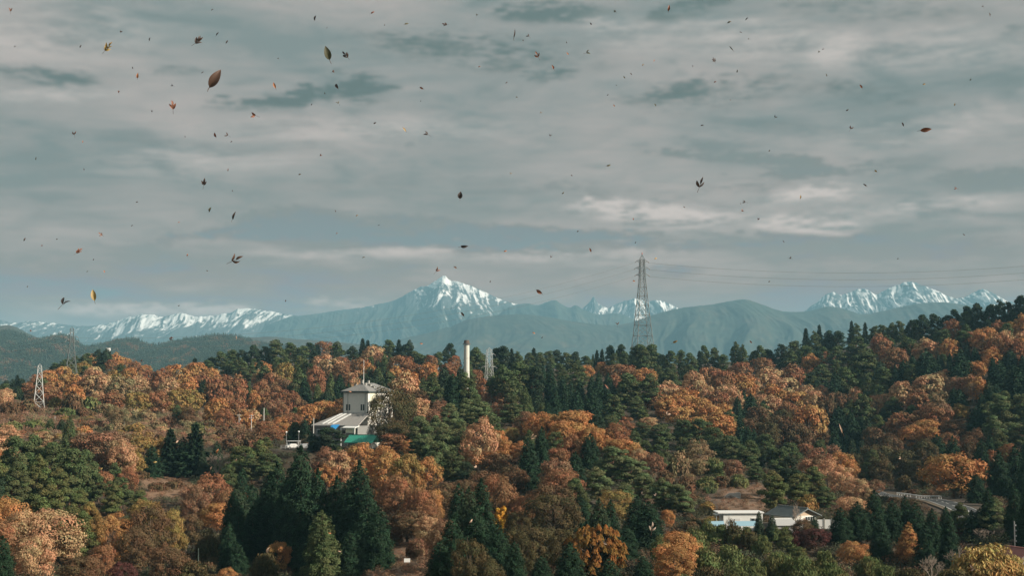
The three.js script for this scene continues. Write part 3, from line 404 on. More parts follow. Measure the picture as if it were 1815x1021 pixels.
// column, row of top, row of foot, width, kind + colour
const LIST = `
30 660 686 14 fF;16 668 690 12 fF;42 668 692 14 fF;24 672 695 14 fF;33 684 714 24 cF;10 686 718 30 oT;3 690 722 26 oT;52 676 705 24 oR;60 690 715 24 oB;112 632 658 22 pP;98 640 662 22 pP;86 648 672 24 pP;150 621 650 26 pP;136 630 655 22 pP;163 626 652 24 oO;172 620 650 24 pF;190 618 646 26 cF;206 624 656 24 oO;222 632 660 26 oO;240 639 664 24 oR;258 645 668 22 oO;180 640 664 26 pF;214 644 668 26 pP;198 636 660 24 oR;
85 654 692 34 oO;110 645 686 32 oO;132 662 698 30 oO;96 668 704 34 oO;68 662 698 28 oR;78 676 712 30 oR;150 668 702 30 oR;
172 655 704 46 oT;216 664 720 50 oS;242 690 738 44 oY;200 690 730 36 oR;262 654 694 36 oR;287 650 702 38 oR;312 644 692 48 oO;346 640 684 44 oO;280 690 737 42 oR;316 684 738 44 oY;342 690 734 38 oY;374 650 692 34 oO;384 664 722 34 oR;420 662 732 34 oR;402 690 742 32 oR;452 690 738 24 oO;460 655 694 24 oT;445 640 686 28 pP;402 640 674 28 pP;425 632 674 30 pP;470 645 696 28 pP;362 672 716 28 cF;360 660 700 34 oR;300 668 712 36 oT;230 650 690 34 oO;245 664 704 36 oT;190 668 712 36 oT;330 662 706 36 oO;
100 698 728 30 bY;130 690 734 36 bB;160 695 734 36 bG;50 702 734 34 bB;20 705 738 40 bB;118 716 742 34 bG;186 712 740 34 oS;232 716 744 30 bS;262 720 748 34 bS;150 716 742 34 bB;300 732 756 34 bK;330 738 762 34 bS;376 738 760 34 bS;420 742 766 34 bK;350 745 770 30 bG;400 752 778 36 bB;436 758 784 40 bB;280 742 768 34 bS;240 745 770 36 bY;205 742 768 34 bS;170 740 762 34 bK;60 738 764 40 bG;90 742 768 40 cP;110 742 772 34 cF;20 742 768 44 bG;150 750 772 30 bO;
455 611 658 26 pF;472 608 655 26 pP;490 602 655 36 pP;514 606 652 30 pP;535 606 658 30 pP;552 602 640 26 pF;575 601 630 34 oR;560 603 634 24 fF;600 604 642 28 pP;622 608 646 26 pF;640 598 642 20 fF;654 600 642 20 fF;668 603 644 22 fF;687 594 642 28 pP;705 601 646 20 fF;717 606 648 20 fF;727 603 648 16 fF;740 616 652 24 pP;750 624 655 22 pP;765 628 660 24 oR;380 626 662 28 pF;362 632 666 26 pP;348 634 662 22 fF;394 622 660 24 pP;412 618 660 26 pP;436 614 660 26 pF;
577 627 676 56 oT;560 645 704 34 oR;606 640 680 30 oR;662 611 656 42 oT;640 630 676 36 oR;632 655 696 32 oT;712 624 676 46 oR;732 640 682 34 oR;506 640 696 38 oY;480 655 706 32 oR;464 670 724 28 oR;528 650 720 30 pP;540 668 734 30 cC;600 674 722 32 cC;620 690 730 28 cC;580 690 735 30 cF;560 692 722 13 cP;572 694 722 12 cP;648 660 700 34 pF;672 650 692 32 cF;690 662 700 30 pF;520 690 738 24 oR;
570 708 748 42 oO;546 714 758 38 oO;592 711 746 32 oO;520 728 774 42 oR;496 735 774 34 oO;478 706 748 30 oK;500 712 750 26 oR;456 700 738 24 oO;470 742 778 30 oR;540 742 778 24 cC;562 752 786 24 cC;488 758 786 30 oR;
690 680 790 84 oD;694 742 800 44 oD;576 756 812 56 pF;556 768 806 36 cC;598 786 815 30 pP;652 776 800 16 cF;1292 912 962 26 nB;1412 886 962 22 nB;1330 930 978 34 bD;1395 940 985 34 bG;1278 920 965 26 bG;1302 926 968 30 bG;1322 923 966 24 mG;1372 924 966 24 bG;1392 927 970 26 mG;1430 930 972 26 bB;1256 912 960 30 bG;716 658 728 46 oT;738 700 756 42 oT;724 652 704 38 oO;700 690 770 44 oD;768 662 726 36 pP;788 650 706 34 cF;802 662 744 44 cC;760 640 680 30 oO;796 640 676 30 oR;806 628 668 24 oR;797 609 656 26 pF;775 622 658 20 pP;757 626 656 18 pP;812 672 720 28 pF;838 614 668 20 pP;850 612 668 20 fF;846 650 696 26 oR;884 613 664 24 pF;894 611 664 22 fF;906 616 664 18 fF;918 617 664 24 pP;932 622 664 24 pP;944 616 664 20 fF;858 668 712 24 oR;866 655 700 30 pP;
926 640 714 46 pP;946 650 716 40 pF;902 650 724 46 pP;880 662 720 42 pP;976 654 724 28 cC;1000 676 736 28 cC;952 688 736 36 cF;890 694 722 26 oR;870 692 720 24 oR;855 708 776 60 pL;905 714 760 44 pL;805 702 730 22 oR;830 704 766 44 pL;795 714 776 44 pL;750 700 750 38 oK;740 734 806 44 pL;785 748 836 48 pL;816 744 826 44 pL;760 768 836 44 pL;852 732 836 60 oT;880 758 822 48 oO;845 794 838 52 oO;905 754 790 30 oY;890 784 826 40 oO;920 778 820 34 oO;936 728 782 42 oK;970 726 796 44 oO;1000 738 806 48 oO;1012 768 836 42 oR;936 776 868 46 cC;960 756 860 38 cC;
1100 641 682 62 oR;1142 650 686 42 oO;1040 645 672 26 oO;1066 640 668 22 oO;1022 640 706 40 pP;1120 660 728 46 pP;1152 664 728 42 pP;1060 668 736 34 cC;1002 690 748 28 cC;1022 690 752 30 cC;1050 690 756 34 cC;984 690 746 28 cC;1090 698 756 42 pP;1130 700 748 40 pP;1190 650 696 36 pP;1220 640 688 36 pP;
955 622 660 24 pP;970 620 660 26 pP;990 614 660 18 fF;1003 624 662 28 pP;1020 620 662 22 pF;1040 626 664 24 pP;1056 614 664 16 fF;1066 612 664 16 fF;1078 610 662 15 fF;1096 609 662 16 fF;1090 618 664 22 pP;1112 618 664 26 pP;1130 616 664 24 pP;1160 618 664 26 pP;1172 622 664 18 fF;1186 620 666 26 pP;1206 612 662 20 pP;1222 624 666 24 pP;1238 620 664 16 fF;1252 610 660 22 pP;1266 615 662 22 pP;1282 622 664 24 pP;1302 608 660 22 pP;1316 612 662 14 fF;1330 614 660 26 pP;1346 610 660 24 pP;
1186 674 726 48 oT;1216 684 736 48 oO;1180 700 746 38 oO;1240 700 752 48 oO;1200 718 758 42 oO;1270 728 782 48 oO;1296 744 786 38 oT;1232 734 776 40 oO;1160 690 730 34 oR;
1085 733 778 42 pP;1142 744 788 38 pP;1170 748 798 46 pP;1206 741 798 44 pP;1236 739 808 46 pP;1266 754 822 44 pP;1292 768 828 50 pP;1110 736 776 30 oR;1150 736 770 28 oT;1320 790 838 40 pP;
986 733 790 40 oO;1030 748 798 38 oO;1060 754 806 42 oO;1086 768 808 38 oO;1112 778 826 42 oO;1132 790 836 32 oT;990 788 838 38 oR;1080 788 858 56 pL;1046 768 838 38 cC;1112 808 868 56 pL;1060 828 898 52 pL;1142 838 900 50 pL;1180 848 916 52 pL;1212 858 922 48 pL;1020 800 870 44 cC;1100 850 910 44 pL;
1160 798 846 36 oK;1200 790 848 40 bS;1232 808 850 36 oS;1266 800 848 36 bG;1300 812 852 36 oK;1180 826 868 34 bB;1215 836 876 34 bB;1250 838 870 40 bG;1280 836 866 36 bB;1310 834 866 36 bG;1340 820 862 36 pP;
1230 654 716 38 oT;1256 644 702 42 oR;1281 654 716 42 oR;1311 639 696 46 oR;1316 659 716 46 oO;1291 679 728 42 oT;1270 690 730 36 oR;1352 629 676 38 oR;1362 649 706 52 oT;1402 644 696 42 oR;1392 664 716 46 oT;1371 679 728 42 oO;1411 689 738 46 oO;1340 667 708 22 oT;1441 690 748 38 oT;1432 708 800 62 oO;1420 748 810 48 oB;1461 699 758 32 oB;1441 624 652 32 oO;1466 621 654 32 oR;1330 698 752 38 cC;1342 714 774 42 oB;1382 728 800 44 oB;1312 738 800 22 cC;1360 740 806 40 oD;1400 740 810 40 oB;
1361 766 830 42 pP;1401 781 840 46 pP;1376 790 846 40 pP;1440 799 862 48 oT;1466 808 872 48 oT;1491 822 884 48 oT;1516 842 894 44 oT;1530 858 896 34 oT;1499 813 862 36 gX;
1365 611 656 28 pF;1386 606 656 28 pF;1412 598 656 32 pP;1428 577 630 20 fF;1444 584 634 24 pP;1455 572 628 18 fF;1470 582 634 24 pF;1490 578 632 28 pF;1508 566 616 16 fF;1520 566 616 16 fF;1532 571 618 16 fF;1546 578 622 26 pP;1562 576 620 24 pP;1578 570 618 26 pP;1593 568 616 18 fF;1610 565 614 18 fF;1624 562 612 24 pP;1640 554 608 28 pF;1660 555 606 26 pF;1676 550 604 20 fF;1692 546 600 26 pF;1708 544 598 26 pP;1720 539 596 18 fF;1734 535 594 20 fF;1748 534 592 28 pF;1770 529 590 22 fF;1786 536 590 26 pF;1805 524 588 32 pF;1825 522 588 30 pF;
1400 620 668 34 pP;1425 610 660 34 pP;1520 590 650 42 pP;1482 608 660 38 pP;1450 620 660 30 pF;1541 618 690 52 pP;1512 630 700 44 pP;1500 650 716 42 pP;1460 640 690 38 pP;1480 660 726 30 cC;1438 626 668 30 oO;1586 610 668 48 oR;1642 599 648 42 oT;1682 598 642 32 oO;1686 563 606 28 oR;1746 578 628 48 oO;1771 588 648 42 oR;1756 613 658 32 oO;1721 583 626 32 oR;1801 598 648 36 oR;1812 556 606 30 oO;1702 578 630 38 pP;1641 618 696 44 cC;1702 618 696 52 cC;1601 638 690 28 cC;1731 638 672 32 oO;1666 576 626 34 pP;1620 590 640 34 pP;1560 590 640 34 oR;1771 638 700 42 cC;1801 648 720 42 cC;1790 620 670 34 cC;1570 650 706 40 pP;1560 640 690 30 cF;1620 640 690 34 pP;
1646 658 710 52 oT;1596 673 730 42 oT;1626 688 740 42 oR;1651 694 730 22 oS;1516 683 724 24 oT;1551 698 740 28 oT;1581 698 752 38 pP;1602 728 784 62 oR;1661 718 770 48 oR;1641 738 786 38 oO;1621 748 800 48 oO;1701 713 750 28 oY;1481 688 748 38 oB;1531 698 770 42 pP;1486 720 780 36 cC;1510 740 800 38 cC;1550 750 810 40 oB;1580 770 826 40 oB;1725 672 718 34 nN;1690 740 790 40 oB;1730 720 780 44 cC;1700 690 740 40 cC;
1776 703 770 54 pL;1806 698 770 50 pL;1760 738 800 46 pL;1796 740 800 46 pL;1690 795 884 98 oO;1740 778 860 38 cC;1770 798 890 46 cC;1800 788 880 48 cC;1756 793 858 24 oR;1716 768 830 34 oB;1640 776 840 44 oD;1600 790 850 44 oD;1560 806 862 44 oD;1660 770 830 40 cC;1550 846 880 30 oK;1730 840 892 36 cC;1640 830 868 30 bD;1600 836 872 30 bD;
1411 838 900 48 pG;1441 828 890 48 pG;1461 858 910 44 pP;1380 842 888 34 pP;1430 868 908 34 bY;
1550 868 968 48 cC;1520 888 968 48 cC;1490 898 968 44 cC;1622 890 970 48 cC;1582 886 968 44 cC;1652 900 986 44 cC;1682 908 1006 42 cC;1560 920 1000 46 cC;1640 930 1010 46 cC;1610 925 998 58 lO;1511 953 1010 48 oO;1446 928 980 48 oM;1380 958 1040 64 mG;1330 976 1046 56 mG;1422 966 1046 60 mG;1464 962 1040 50 mG;1292 948 1020 50 bG;1252 956 1030 50 bG;1300 990 1050 54 mG;1540 968 1040 50 mG;1480 990 1060 54 mG;1350 940 990 36 mG;1260 990 1060 60 bD;1232 924 984 44 bG;1570 985 1050 44 mG;1366 925 975 24 pF;1345 905 960 22 cF;1410 935 985 30 bM;
1750 948 1050 124 mW;1790 962 1050 80 mW;1715 968 1050 60 mW;1760 884 956 50 pL;1736 900 950 38 cC;1806 898 950 44 cC;1770 926 964 44 nN;1740 930 966 44 nN;1692 924 960 28 bM;1700 966 1030 60 nS;1650 972 1040 50 nS;1690 990 1060 60 bD;1610 990 1060 60 mD;
20 768 890 62 pP;60 773 880 56 pP;92 778 890 60 pP;122 788 910 60 pP;152 800 900 54 pP;60 808 910 50 pG;30 818 910 50 pP;142 868 940 46 pG;166 838 900 46 pP;216 843 906 44 pP;196 858 920 42 pG;240 868 920 36 pG;100 830 915 50 pG;10 800 890 50 pP;
182 758 838 82 oK;218 772 848 48 oT;150 764 824 44 oB;226 823 876 38 oR;12 748 800 44 oT;76 763 800 46 oT;256 758 838 62 oY;290 768 838 44 oY;302 758 846 54 fC;346 748 848 60 fC;325 775 846 40 cC;270 790 848 40 cC;386 793 854 60 nN;430 788 856 62 pG;470 768 826 62 pG;450 758 796 44 bB;410 768 800 40 bB;482 798 858 54 pP;444 800 860 50 pP;250 830 850 30 bB;310 846 866 34 bB;280 850 872 34 bB;
10 888 966 54 oO;34 898 1006 54 oT;86 891 1008 112 oT;58 938 1040 60 oT;124 918 1010 50 oT;200 901 1008 58 oO;266 883 1008 74 oB;300 898 1000 60 oY;256 878 948 54 oY;346 853 936 52 oK;386 883 948 54 oO;366 868 930 44 oR;216 988 1050 46 oM;404 1000 1046 32 oO;4 948 1050 50 cC;142 976 1060 64 oB;330 900 980 50 oB;240 930 1020 60 oB;300 960 1040 60 oB;180 960 1040 50 oR;370 930 1000 50 bD;340 980 1040 60 bD;420 960 1030 50 cC;
532 790 1010 78 cC;490 818 1000 62 cC;508 848 1010 60 cC;470 856 1000 62 cC;448 898 1006 56 cC;562 830 1010 72 cC;636 816 1012 88 cC;596 843 1010 72 cC;670 898 1014 62 cC;570 904 1040 68 cP;478 835 1000 66 cC;520 822 1005 66 cC;548 850 1008 66 cC;616 850 1010 66 cC;650 870 1012 66 cC;496 948 1020 38 oO;530 944 980 28 oR;430 930 1010 50 cC;470 960 1040 50 bD;540 960 1040 50 cC;620 940 1030 56 cC;
600 793 866 54 oT;640 783 858 58 oO;680 788 878 62 oO;722 803 898 62 oY;756 808 888 48 oO;702 838 928 62 oR;742 858 948 62 oR;756 908 968 48 oT;722 898 968 62 oB;580 818 870 40 oO;660 840 910 56 oO;702 763 808 48 oR;726 778 810 26 oO;776 778 858 52 pL;802 798 868 48 pP;790 758 828 44 pL;742 768 820 40 pP;760 890 950 40 oR;690 930 975 44 bB;740 945 990 40 bK;
880 798 868 62 oB;850 830 890 56 oB;910 820 880 50 oB;820 840 900 48 oB;888 893 958 48 gX;802 913 1040 62 cC;842 898 1030 62 cC;882 928 1040 62 cC;832 938 1060 64 oD;912 958 1050 50 cC;780 958 1050 56 cC;860 980 1060 60 oD;
982 858 970 92 oD;930 878 956 44 oR;1000 928 1020 64 oD;1056 924 1034 112 wA;1090 858 930 64 oY;1130 878 970 62 cC;1150 888 978 72 cC;1195 958 1040 74 oO;1140 984 1050 48 cC;960 984 1050 50 cC;1080 988 1060 50 cC;1184 898 940 20 oO;920 900 980 44 oD;1030 880 950 50 cC;1010 960 1050 60 cC;1110 930 1000 50 cC;1170 940 1000 40 bG;1700 890 960 36 pP;1722 903 960 32 cC;1676 897 965 34 cC;1604 878 966 40 cC;1020 742 800 44 oO;1046 750 805 42 oO;1074 760 808 42 oO;1098 773 820 42 oO;1205 695 745 44 oO;1255 712 765 46 oO;1284 735 785 44 oO;950 726 784 42 oO;824 662 738 40 pL;836 668 742 36 pP;812 664 730 34 pF;1126 606 666 34 pP;1148 607 666 34 pP;1137 610 668 32 pP;1424 916 972 34 oB;1300 914 970 30 bD;1368 912 966 22 cF;1442 914 970 26 cC`;

// ---------------------------------------------------------------- where each tree stands
const groundRow = (px, d) => { const x = (px - W0 / 2) / F * d * 1.0, y = height(x, -d); return proj(x, y, -d)[1]; };
function depthFor(px, base) {                                          // first place along this line of sight where the land is at that row
  let best = 160, bv = 1e9;
  for (let d = 160; d < 1180; d += d < 400 ? 3 : 6) { const g = groundRow(px, d); if (g <= base) return d; if (g < bv) { bv = g; best = d; } }
  return best;
}
const trees = [], rh = rng(61);
for (const s of LIST.trim().split(/[;\n]+/)) {
  if (!s.trim()) continue;
  let [px, top, base, w, k] = s.trim().split(' '); if ('fp'.includes(k[0]) && +base - +top < 62) { top = +top + Math.round(rh() * 9 - 1); px = +px + Math.round((rh() - .5) * 8); if (k[0] === 'f' && rh() < .6) { k = 'p' + (rh() < .5 ? 'P' : 'F'); w = +w * 1.35; } }
  const d = depthFor(+px, +base), p = at(+px, +base, d); p.y = height(p.x, p.z);
  const H = clamp((slopeOf(+top) * d - p.y), 2.2, 24), wm = +w / F * d * (k[0] === 'f' ? 1.3 : k[0] === 'o' ? 1.12 : 1);
  trees.push({ px: +px, top: +top, base: +base, d, x: p.x, y: p.y, z: p.z, H, wm, sp: k[0], col: k[1], hand: true });
}
const CELL = 4, NX = Math.ceil(2000 / CELL), NY = Math.ceil(600 / CELL), X0 = -90, Y0 = 480;
const cover = new Float32Array(NX * NY).fill(1e9), reserve = new Float32Array(NX * NY).fill(0);
function cells(t, part_, f) {                                          // cells of the picture that a crown fills
  const [px, top] = proj(t.x, t.y + t.H, t.z), [, base] = proj(t.x, t.y, t.z), hw = t.wm * F / t.d / 2, h = (base - top) * part_;
  for (let y = Math.floor((top - Y0) / CELL); y <= (top + h - Y0) / CELL; y++) {
    if (y < 0 || y >= NY) continue;
    const v = clamp((y * CELL + Y0 - top) / Math.max(4, h)), half = hw * (t.sp === 'c' || t.sp === 'f' || t.sp === 'l' ? .25 + .75 * v : Math.sqrt(clamp(v * 2.2))) * .92;
    for (let x = Math.floor((px - half - X0) / CELL); x <= (px + half - X0) / CELL; x++) if (x >= 0 && x < NX) f(y * NX + x);
  }
}
const CLEAR = [[600, 672, 650, 786, 440], [556, 738, 604, 768, 440], [600, 764, 658, 785, 428], [498, 768, 556, 797, 430], [818, 600, 836, 668, 560], [857, 614, 879, 660, 650], [112, 578, 142, 672, 780], [58, 644, 82, 731, 590], [1264, 896, 1356, 932, 285], [1366, 894, 1448, 934, 280], [1566, 872, 1700, 906, 345], [1700, 900, 1728, 915, 320], [1258, 858, 1390, 903, 330], [1122, 600, 1156, 618, 950],
  [418, 722, 474, 762, 560], [1704, 922, 1722, 962, 300], [1794, 922, 1803, 985, 240], [1795, 985, 1850, 1021, 236], [1804, 958, 1830, 976, 270], [608, 958, 760, 1021, 205], [714, 958, 732, 974, 220], [270, 838, 338, 884, 370], [94, 736, 102, 764, 540], [1276, 856, 1312, 874, 330], [640, 630, 700, 690, 455]];
for (const [x0, y0, x1, y1, d] of CLEAR) for (let y = Math.floor((y0 - Y0) / CELL); y <= (y1 - Y0) / CELL; y++) for (let x = Math.floor((x0 - X0) / CELL); x <= (x1 - X0) / CELL; x++) if (y >= 0 && y < NY && x >= 0 && x < NX) reserve[y * NX + x] = -d;
const hand = [...trees].sort((a, b) => b.d - a.d);
for (const t of hand) cells(t, .6, (i) => { if (reserve[i] >= 0) reserve[i] = t.d; });
const skyline = new Float32Array(NX).fill(1e9);
for (const t of hand) { const hw = t.wm * F / t.d / 2; for (let x = Math.floor((t.px - hw * .6 - X0) / CELL); x <= (t.px + hw * .6 - X0) / CELL; x++) if (x >= 0 && x < NX) skyline[x] = Math.min(skyline[x], t.top); }
const MIX = { R: 'RRRROKB', O: 'OOOORTY', T: 'TTTTOK', K: 'KKKRB', Y: 'YYYGB', B: 'BBBDR', D: 'DDDB', G: 'GGPY', P: 'PPPGF', L: 'LLP', C: 'CCCF', F: 'FFP', S: 'SSYT', M: 'MR' }, mixCol = (c, r) => { const m = MIX[c] ?? c; return m[Math.floor(r * m.length)]; };
const rf = rng(4242), cand = [];
for (let d = 186; d < 1120; d += 4.6 + d * .0034) for (let px = -70; px < 1885; px += (4.6 + d * .0034) * F / d) {
  const dd = d + (rf() - .5) * 7, qx = px + (rf() - .5) * 5 * F / d, x = (qx - W0 / 2) / F * dd, z = -dd, y = height(x, z), q = proj(x, y, z);
  let best = null, bv = 1e9;
  const jx = qx + (rf() - .5) * 26, jy = q[1] - 8 * F / dd + (rf() - .5) * 14;
  for (const t of hand) { if ('nglw'.includes(t.sp)) continue; const v = Math.abs(t.px - jx) + 1.5 * Math.abs((t.top * .6 + t.base * .4) - jy); if (v < bv) { bv = v; best = t; } }
  const green = best.sp === 'o' && rf() < .13, sp = green || (best.sp === 'f' && rf() < .7) ? 'p' : best.sp, H = { o: 11, p: 11, c: 12.5, f: 11, b: 2.6, m: 4.2 }[sp] * (.7 + rf() * .5), wm = H * { o: .86, p: .60, c: .44, f: .46, b: 1.4, m: 1.0 }[sp] * (.85 + rf() * .3);
  cand.push({ px: qx, d: dd, x, y, z, H, wm, sp, col: green ? 'P' : mixCol(best.col, rf()), hand: false, base: q[1], top: 0 });
}
let kept = [];
{
  const all = [...trees, ...cand].sort((a, b) => a.d - b.d);
  for (const t of all) {
    if (!t.hand) {
      let bad = false;
      for (const p of ROADP) if ((p.x - t.x) ** 2 + (p.z - t.z) ** 2 < 90) { bad = true; break; }
      for (const [px, pz, r] of PADS) if (Math.hypot(px - t.x, pz - t.z) < r * .95) bad = true;
      const b = t.base; if ((t.px > 1255 && t.px < 1392 && b > 862 && b < 912) || (t.px > 612 && t.px < 760 && b > 962) || (t.px > 262 && t.px < 336 && b > 838 && b < 884)) bad = true;
      if (bad) continue;
      const cx = clamp(Math.floor((t.px - X0) / CELL), 0, NX - 1);
      let top = proj(t.x, t.y + t.H, t.z)[1];
      if (top < skyline[cx] + 4) { const nh = t.H * .72; top = proj(t.x, t.y + nh, t.z)[1]; if (top < skyline[cx] + 4) continue; t.H = nh; t.wm *= .85; }
      t.top = top;
      let n = 0, free = 0, clash = 0, hard = 0;
      cells(t, .62, (i) => { n++; const r = reserve[i]; if (r < 0 && -r > t.d) hard++; if (cover[i] < t.d) return; if (r > t.d) clash++; else free++; });
      if (!n || hard > 0 || free < n * .2 || clash > n * .22) continue;
    }
    cells(t, .62, (i) => { cover[i] = Math.min(cover[i], t.d); });
    kept.push(t);
  }
}
// every tree in view; the 300 largest of a kind are trees of their own, the rest of that kind one mass of woodland
const bySp = {}; for (const t of kept) (bySp[t.sp] ??= []).push(t);
const rp = rng(9), mass = {};
const q4 = new THREE.Quaternion(), up = V(0, 1, 0);
const MARK = [[70, 690, 'the pale lattice mast'], [127, 630, 'the grey lattice tower'], [640, 715, 'the white tower block'], [630, 776, 'the green-roofed shed'], [525, 785, 'the car park railing'], [827, 640, 'the chimney'], [867, 642, 'the small lattice mast'], [1138, 615, 'the tall ridge pylon'], [1408, 915, 'the grey-roofed house'], [1312, 912, 'the white shed'], [1640, 888, 'the road bend'], [1690, 835, 'the round roadside tree'], [1610, 958, 'the golden larch'], [1805, 985, 'the red-roofed house'], [1322, 880, 'the dry field'], [888, 922, 'the yellow ginkgo'], [722, 966, 'the small white sign'], [300, 858, 'the bare terrace'], [386, 822, 'the leafless tree by the terrace'], [1056, 970, 'the hanging-tufted tree'], [787, 610, 'the ridge under the great peak'], [1600, 590, 'the hilltop under the white massif'], [446, 745, 'the meadow utility poles'], [1499, 830, 'the upswept yellow ginkgo'], [86, 945, 'the broad tan tree'], [560, 900, 'the tall cedar stand'], [1000, 745, 'the orange spur crest'], [1240, 720, 'the orange middle slope'], [1725, 695, 'the leafless tree on the hill'], [300, 660, 'the rusty wood on the left'], [182, 800, 'the pinkish-brown tree'], [1432, 750, 'the big orange hillside tree'], [980, 910, 'the dark olive tree'], [1750, 985, 'the golden thicket'], [1446, 950, 'the maroon tree'], [690, 730, 'the dark tree beside the tower block'], [690, 870, 'the orange grove'], [1180, 880, 'the green grove'], [1780, 730, 'the light-green pines']];
function where(px, py) {
  let b = null, bv = 1e9; for (const m of MARK) { const v = Math.hypot(m[0] - px, (m[1] - py) * 1.4); if (v > 4 && v < bv) { bv = v; b = m; } }
  const dx = px - b[0], dy = py - b[1];
  return (Math.abs(dx) > Math.abs(dy) * 1.3 ? (dx < 0 ? 'left of ' : 'right of ') : (dy < 0 ? 'above ' : 'below ')) + b[2];
}
const ORD = ['leftmost', 'second', 'third', 'fourth', 'fifth', 'sixth', 'seventh', 'eighth', 'ninth', 'tenth', 'eleventh', 'twelfth', 'thirteenth', 'fourteenth', 'fifteenth', 'sixteenth', 'seventeenth', 'eighteenth', 'nineteenth', 'twentieth'];
function spread(items) {                                               // items: {o, stem, px}: makes labels single out each
  const m = {}; for (const i of items) (m[i.stem] ??= []).push(i);
  for (const k in m) { const l = m[k].sort((a, b) => a.px - b.px); l.forEach((i, n) => { i.o.userData.label = l.length === 1 ? k : n === l.length - 1 ? k + ', the rightmost' : n === 0 ? k + ', the leftmost' : k + `, ${ORD[n] ?? 'number ' + (n + 1)} from left`; }); }
}
const SPECIAL = { '1690 795': 'large round orange tree standing alone beside the road bend', '86 891': 'broad tan-orange tree glowing in the sun near the valley floor', '182 758': 'broad dull pinkish-brown tree above the pine slope', '1432 708': 'big bright orange tree bulging over the dark gully', '982 858': 'broad dark olive-brown tree in front of the dark cedars', '690 680': 'dark olive-brown tree covering one side of the white tower block', '888 893': 'clear yellow ginkgo among the dark front cedars', '1499 813': 'small yellow ginkgo with upswept branches above the orange crest', '1610 925': 'golden conical larch in front of the dark roadside cedars', '1056 924': 'amber tree with hanging tufts of leaves at the bottom', '386 793': 'leafless grey tree beside the bare terrace', '1750 950': 'wide golden thicket below the roadside utility poles', '1446 928': 'maroon tree in front of the grey-roofed house', '797 609': 'flat-topped pine standing above the ridge beside the chimney', '636 816': 'tallest dark cedar before the orange grove', '570 904': 'mid-green cedar with a lighter tip in front of the cedar stand' };
const groupsOf = { o: 'broadleaf trees in autumn leaf', p: 'pines on the slopes', c: 'dark cedars', f: 'pointed firs', l: 'larches', g: 'ginkgos', n: 'leafless trees', b: 'shrubs', m: 'thickets', w: 'weeping trees' };
const items = [];
for (const sp in bySp) {
  const l = bySp[sp]; for (const t of l) t.size = t.H * t.wm / t.d / t.d;
  l.sort((a, b) => b.size - a.size);
  l.forEach((t, n) => {
    const lod = t.d < 340 || (t.col === 'D' && t.px > 640 && t.px < 720) ? 0 : t.d < 560 ? 1 : 2, v = Math.floor(rp() * KIND[sp].make.length), P = proto(sp, v, sp === 'n' ? 0 : lod);
    const sy = t.H / P.H, sx = clamp(t.wm / P.W, sy * .45, sy * 2.1), turn = rp() * 6.2832;
    if (n >= 296) { const key = sp + v + lod + t.col; (mass[key] ??= { P, sp, col: t.col, m: [] }).m.push(new THREE.Matrix4().compose(V(t.x, t.y - .15, t.z), q4.setFromAxisAngle(up, turn), V(sx, sy, sx))); return; }
    const K = KIND[sp], o = new THREE.Group(); o.name = numbered(K.name); o.position.set(t.x, t.y - .15, t.z); o.rotation.y = turn; o.scale.set(sx, sy, sx); scene.add(o);
    part('trunk', P.trunk, sp === 'p' ? pineBark : sp === 'n' ? greyBark : barkMat, o);
    part(sp === 'n' ? 'twigs' : 'crown', P.crown, sp === 'n' ? greyBark : leafMat[t.col], o);
    tag(o, '', K.cat, groupsOf[sp]);
    const spec = t.hand && SPECIAL[t.px + ' ' + t.top];
    if (spec) o.userData.label = spec; else items.push({ o, px: t.px, stem: `${sp === 'l' || sp === 'n' ? '' : HUE[t.col] + ' '}${K.word} ${where(t.px, (t.top + t.top + t.base) / 3)}` });
  });
}
spread(items);
{
  const g = new THREE.Group(); g.name = 'woodland'; g.userData.kind = 'stuff'; g.userData.label = 'smaller trees filling the wooded slopes'; g.userData.category = 'woodland'; let any = 0;
  for (const k in mass) { const e = mass[k], m = new THREE.InstancedMesh(e.P.crown, leafMat[e.col], e.m.length); e.m.forEach((x, i) => m.setMatrixAt(i, x)); m.name = 'crowns'; m.userData.kind = 'stuff'; g.add(m); any += e.m.length; }
  if (any) scene.add(g);
  console.log('trees', Object.entries(bySp).map(([k, l]) => k + ':' + l.length).join(' '), 'mass', any);
}
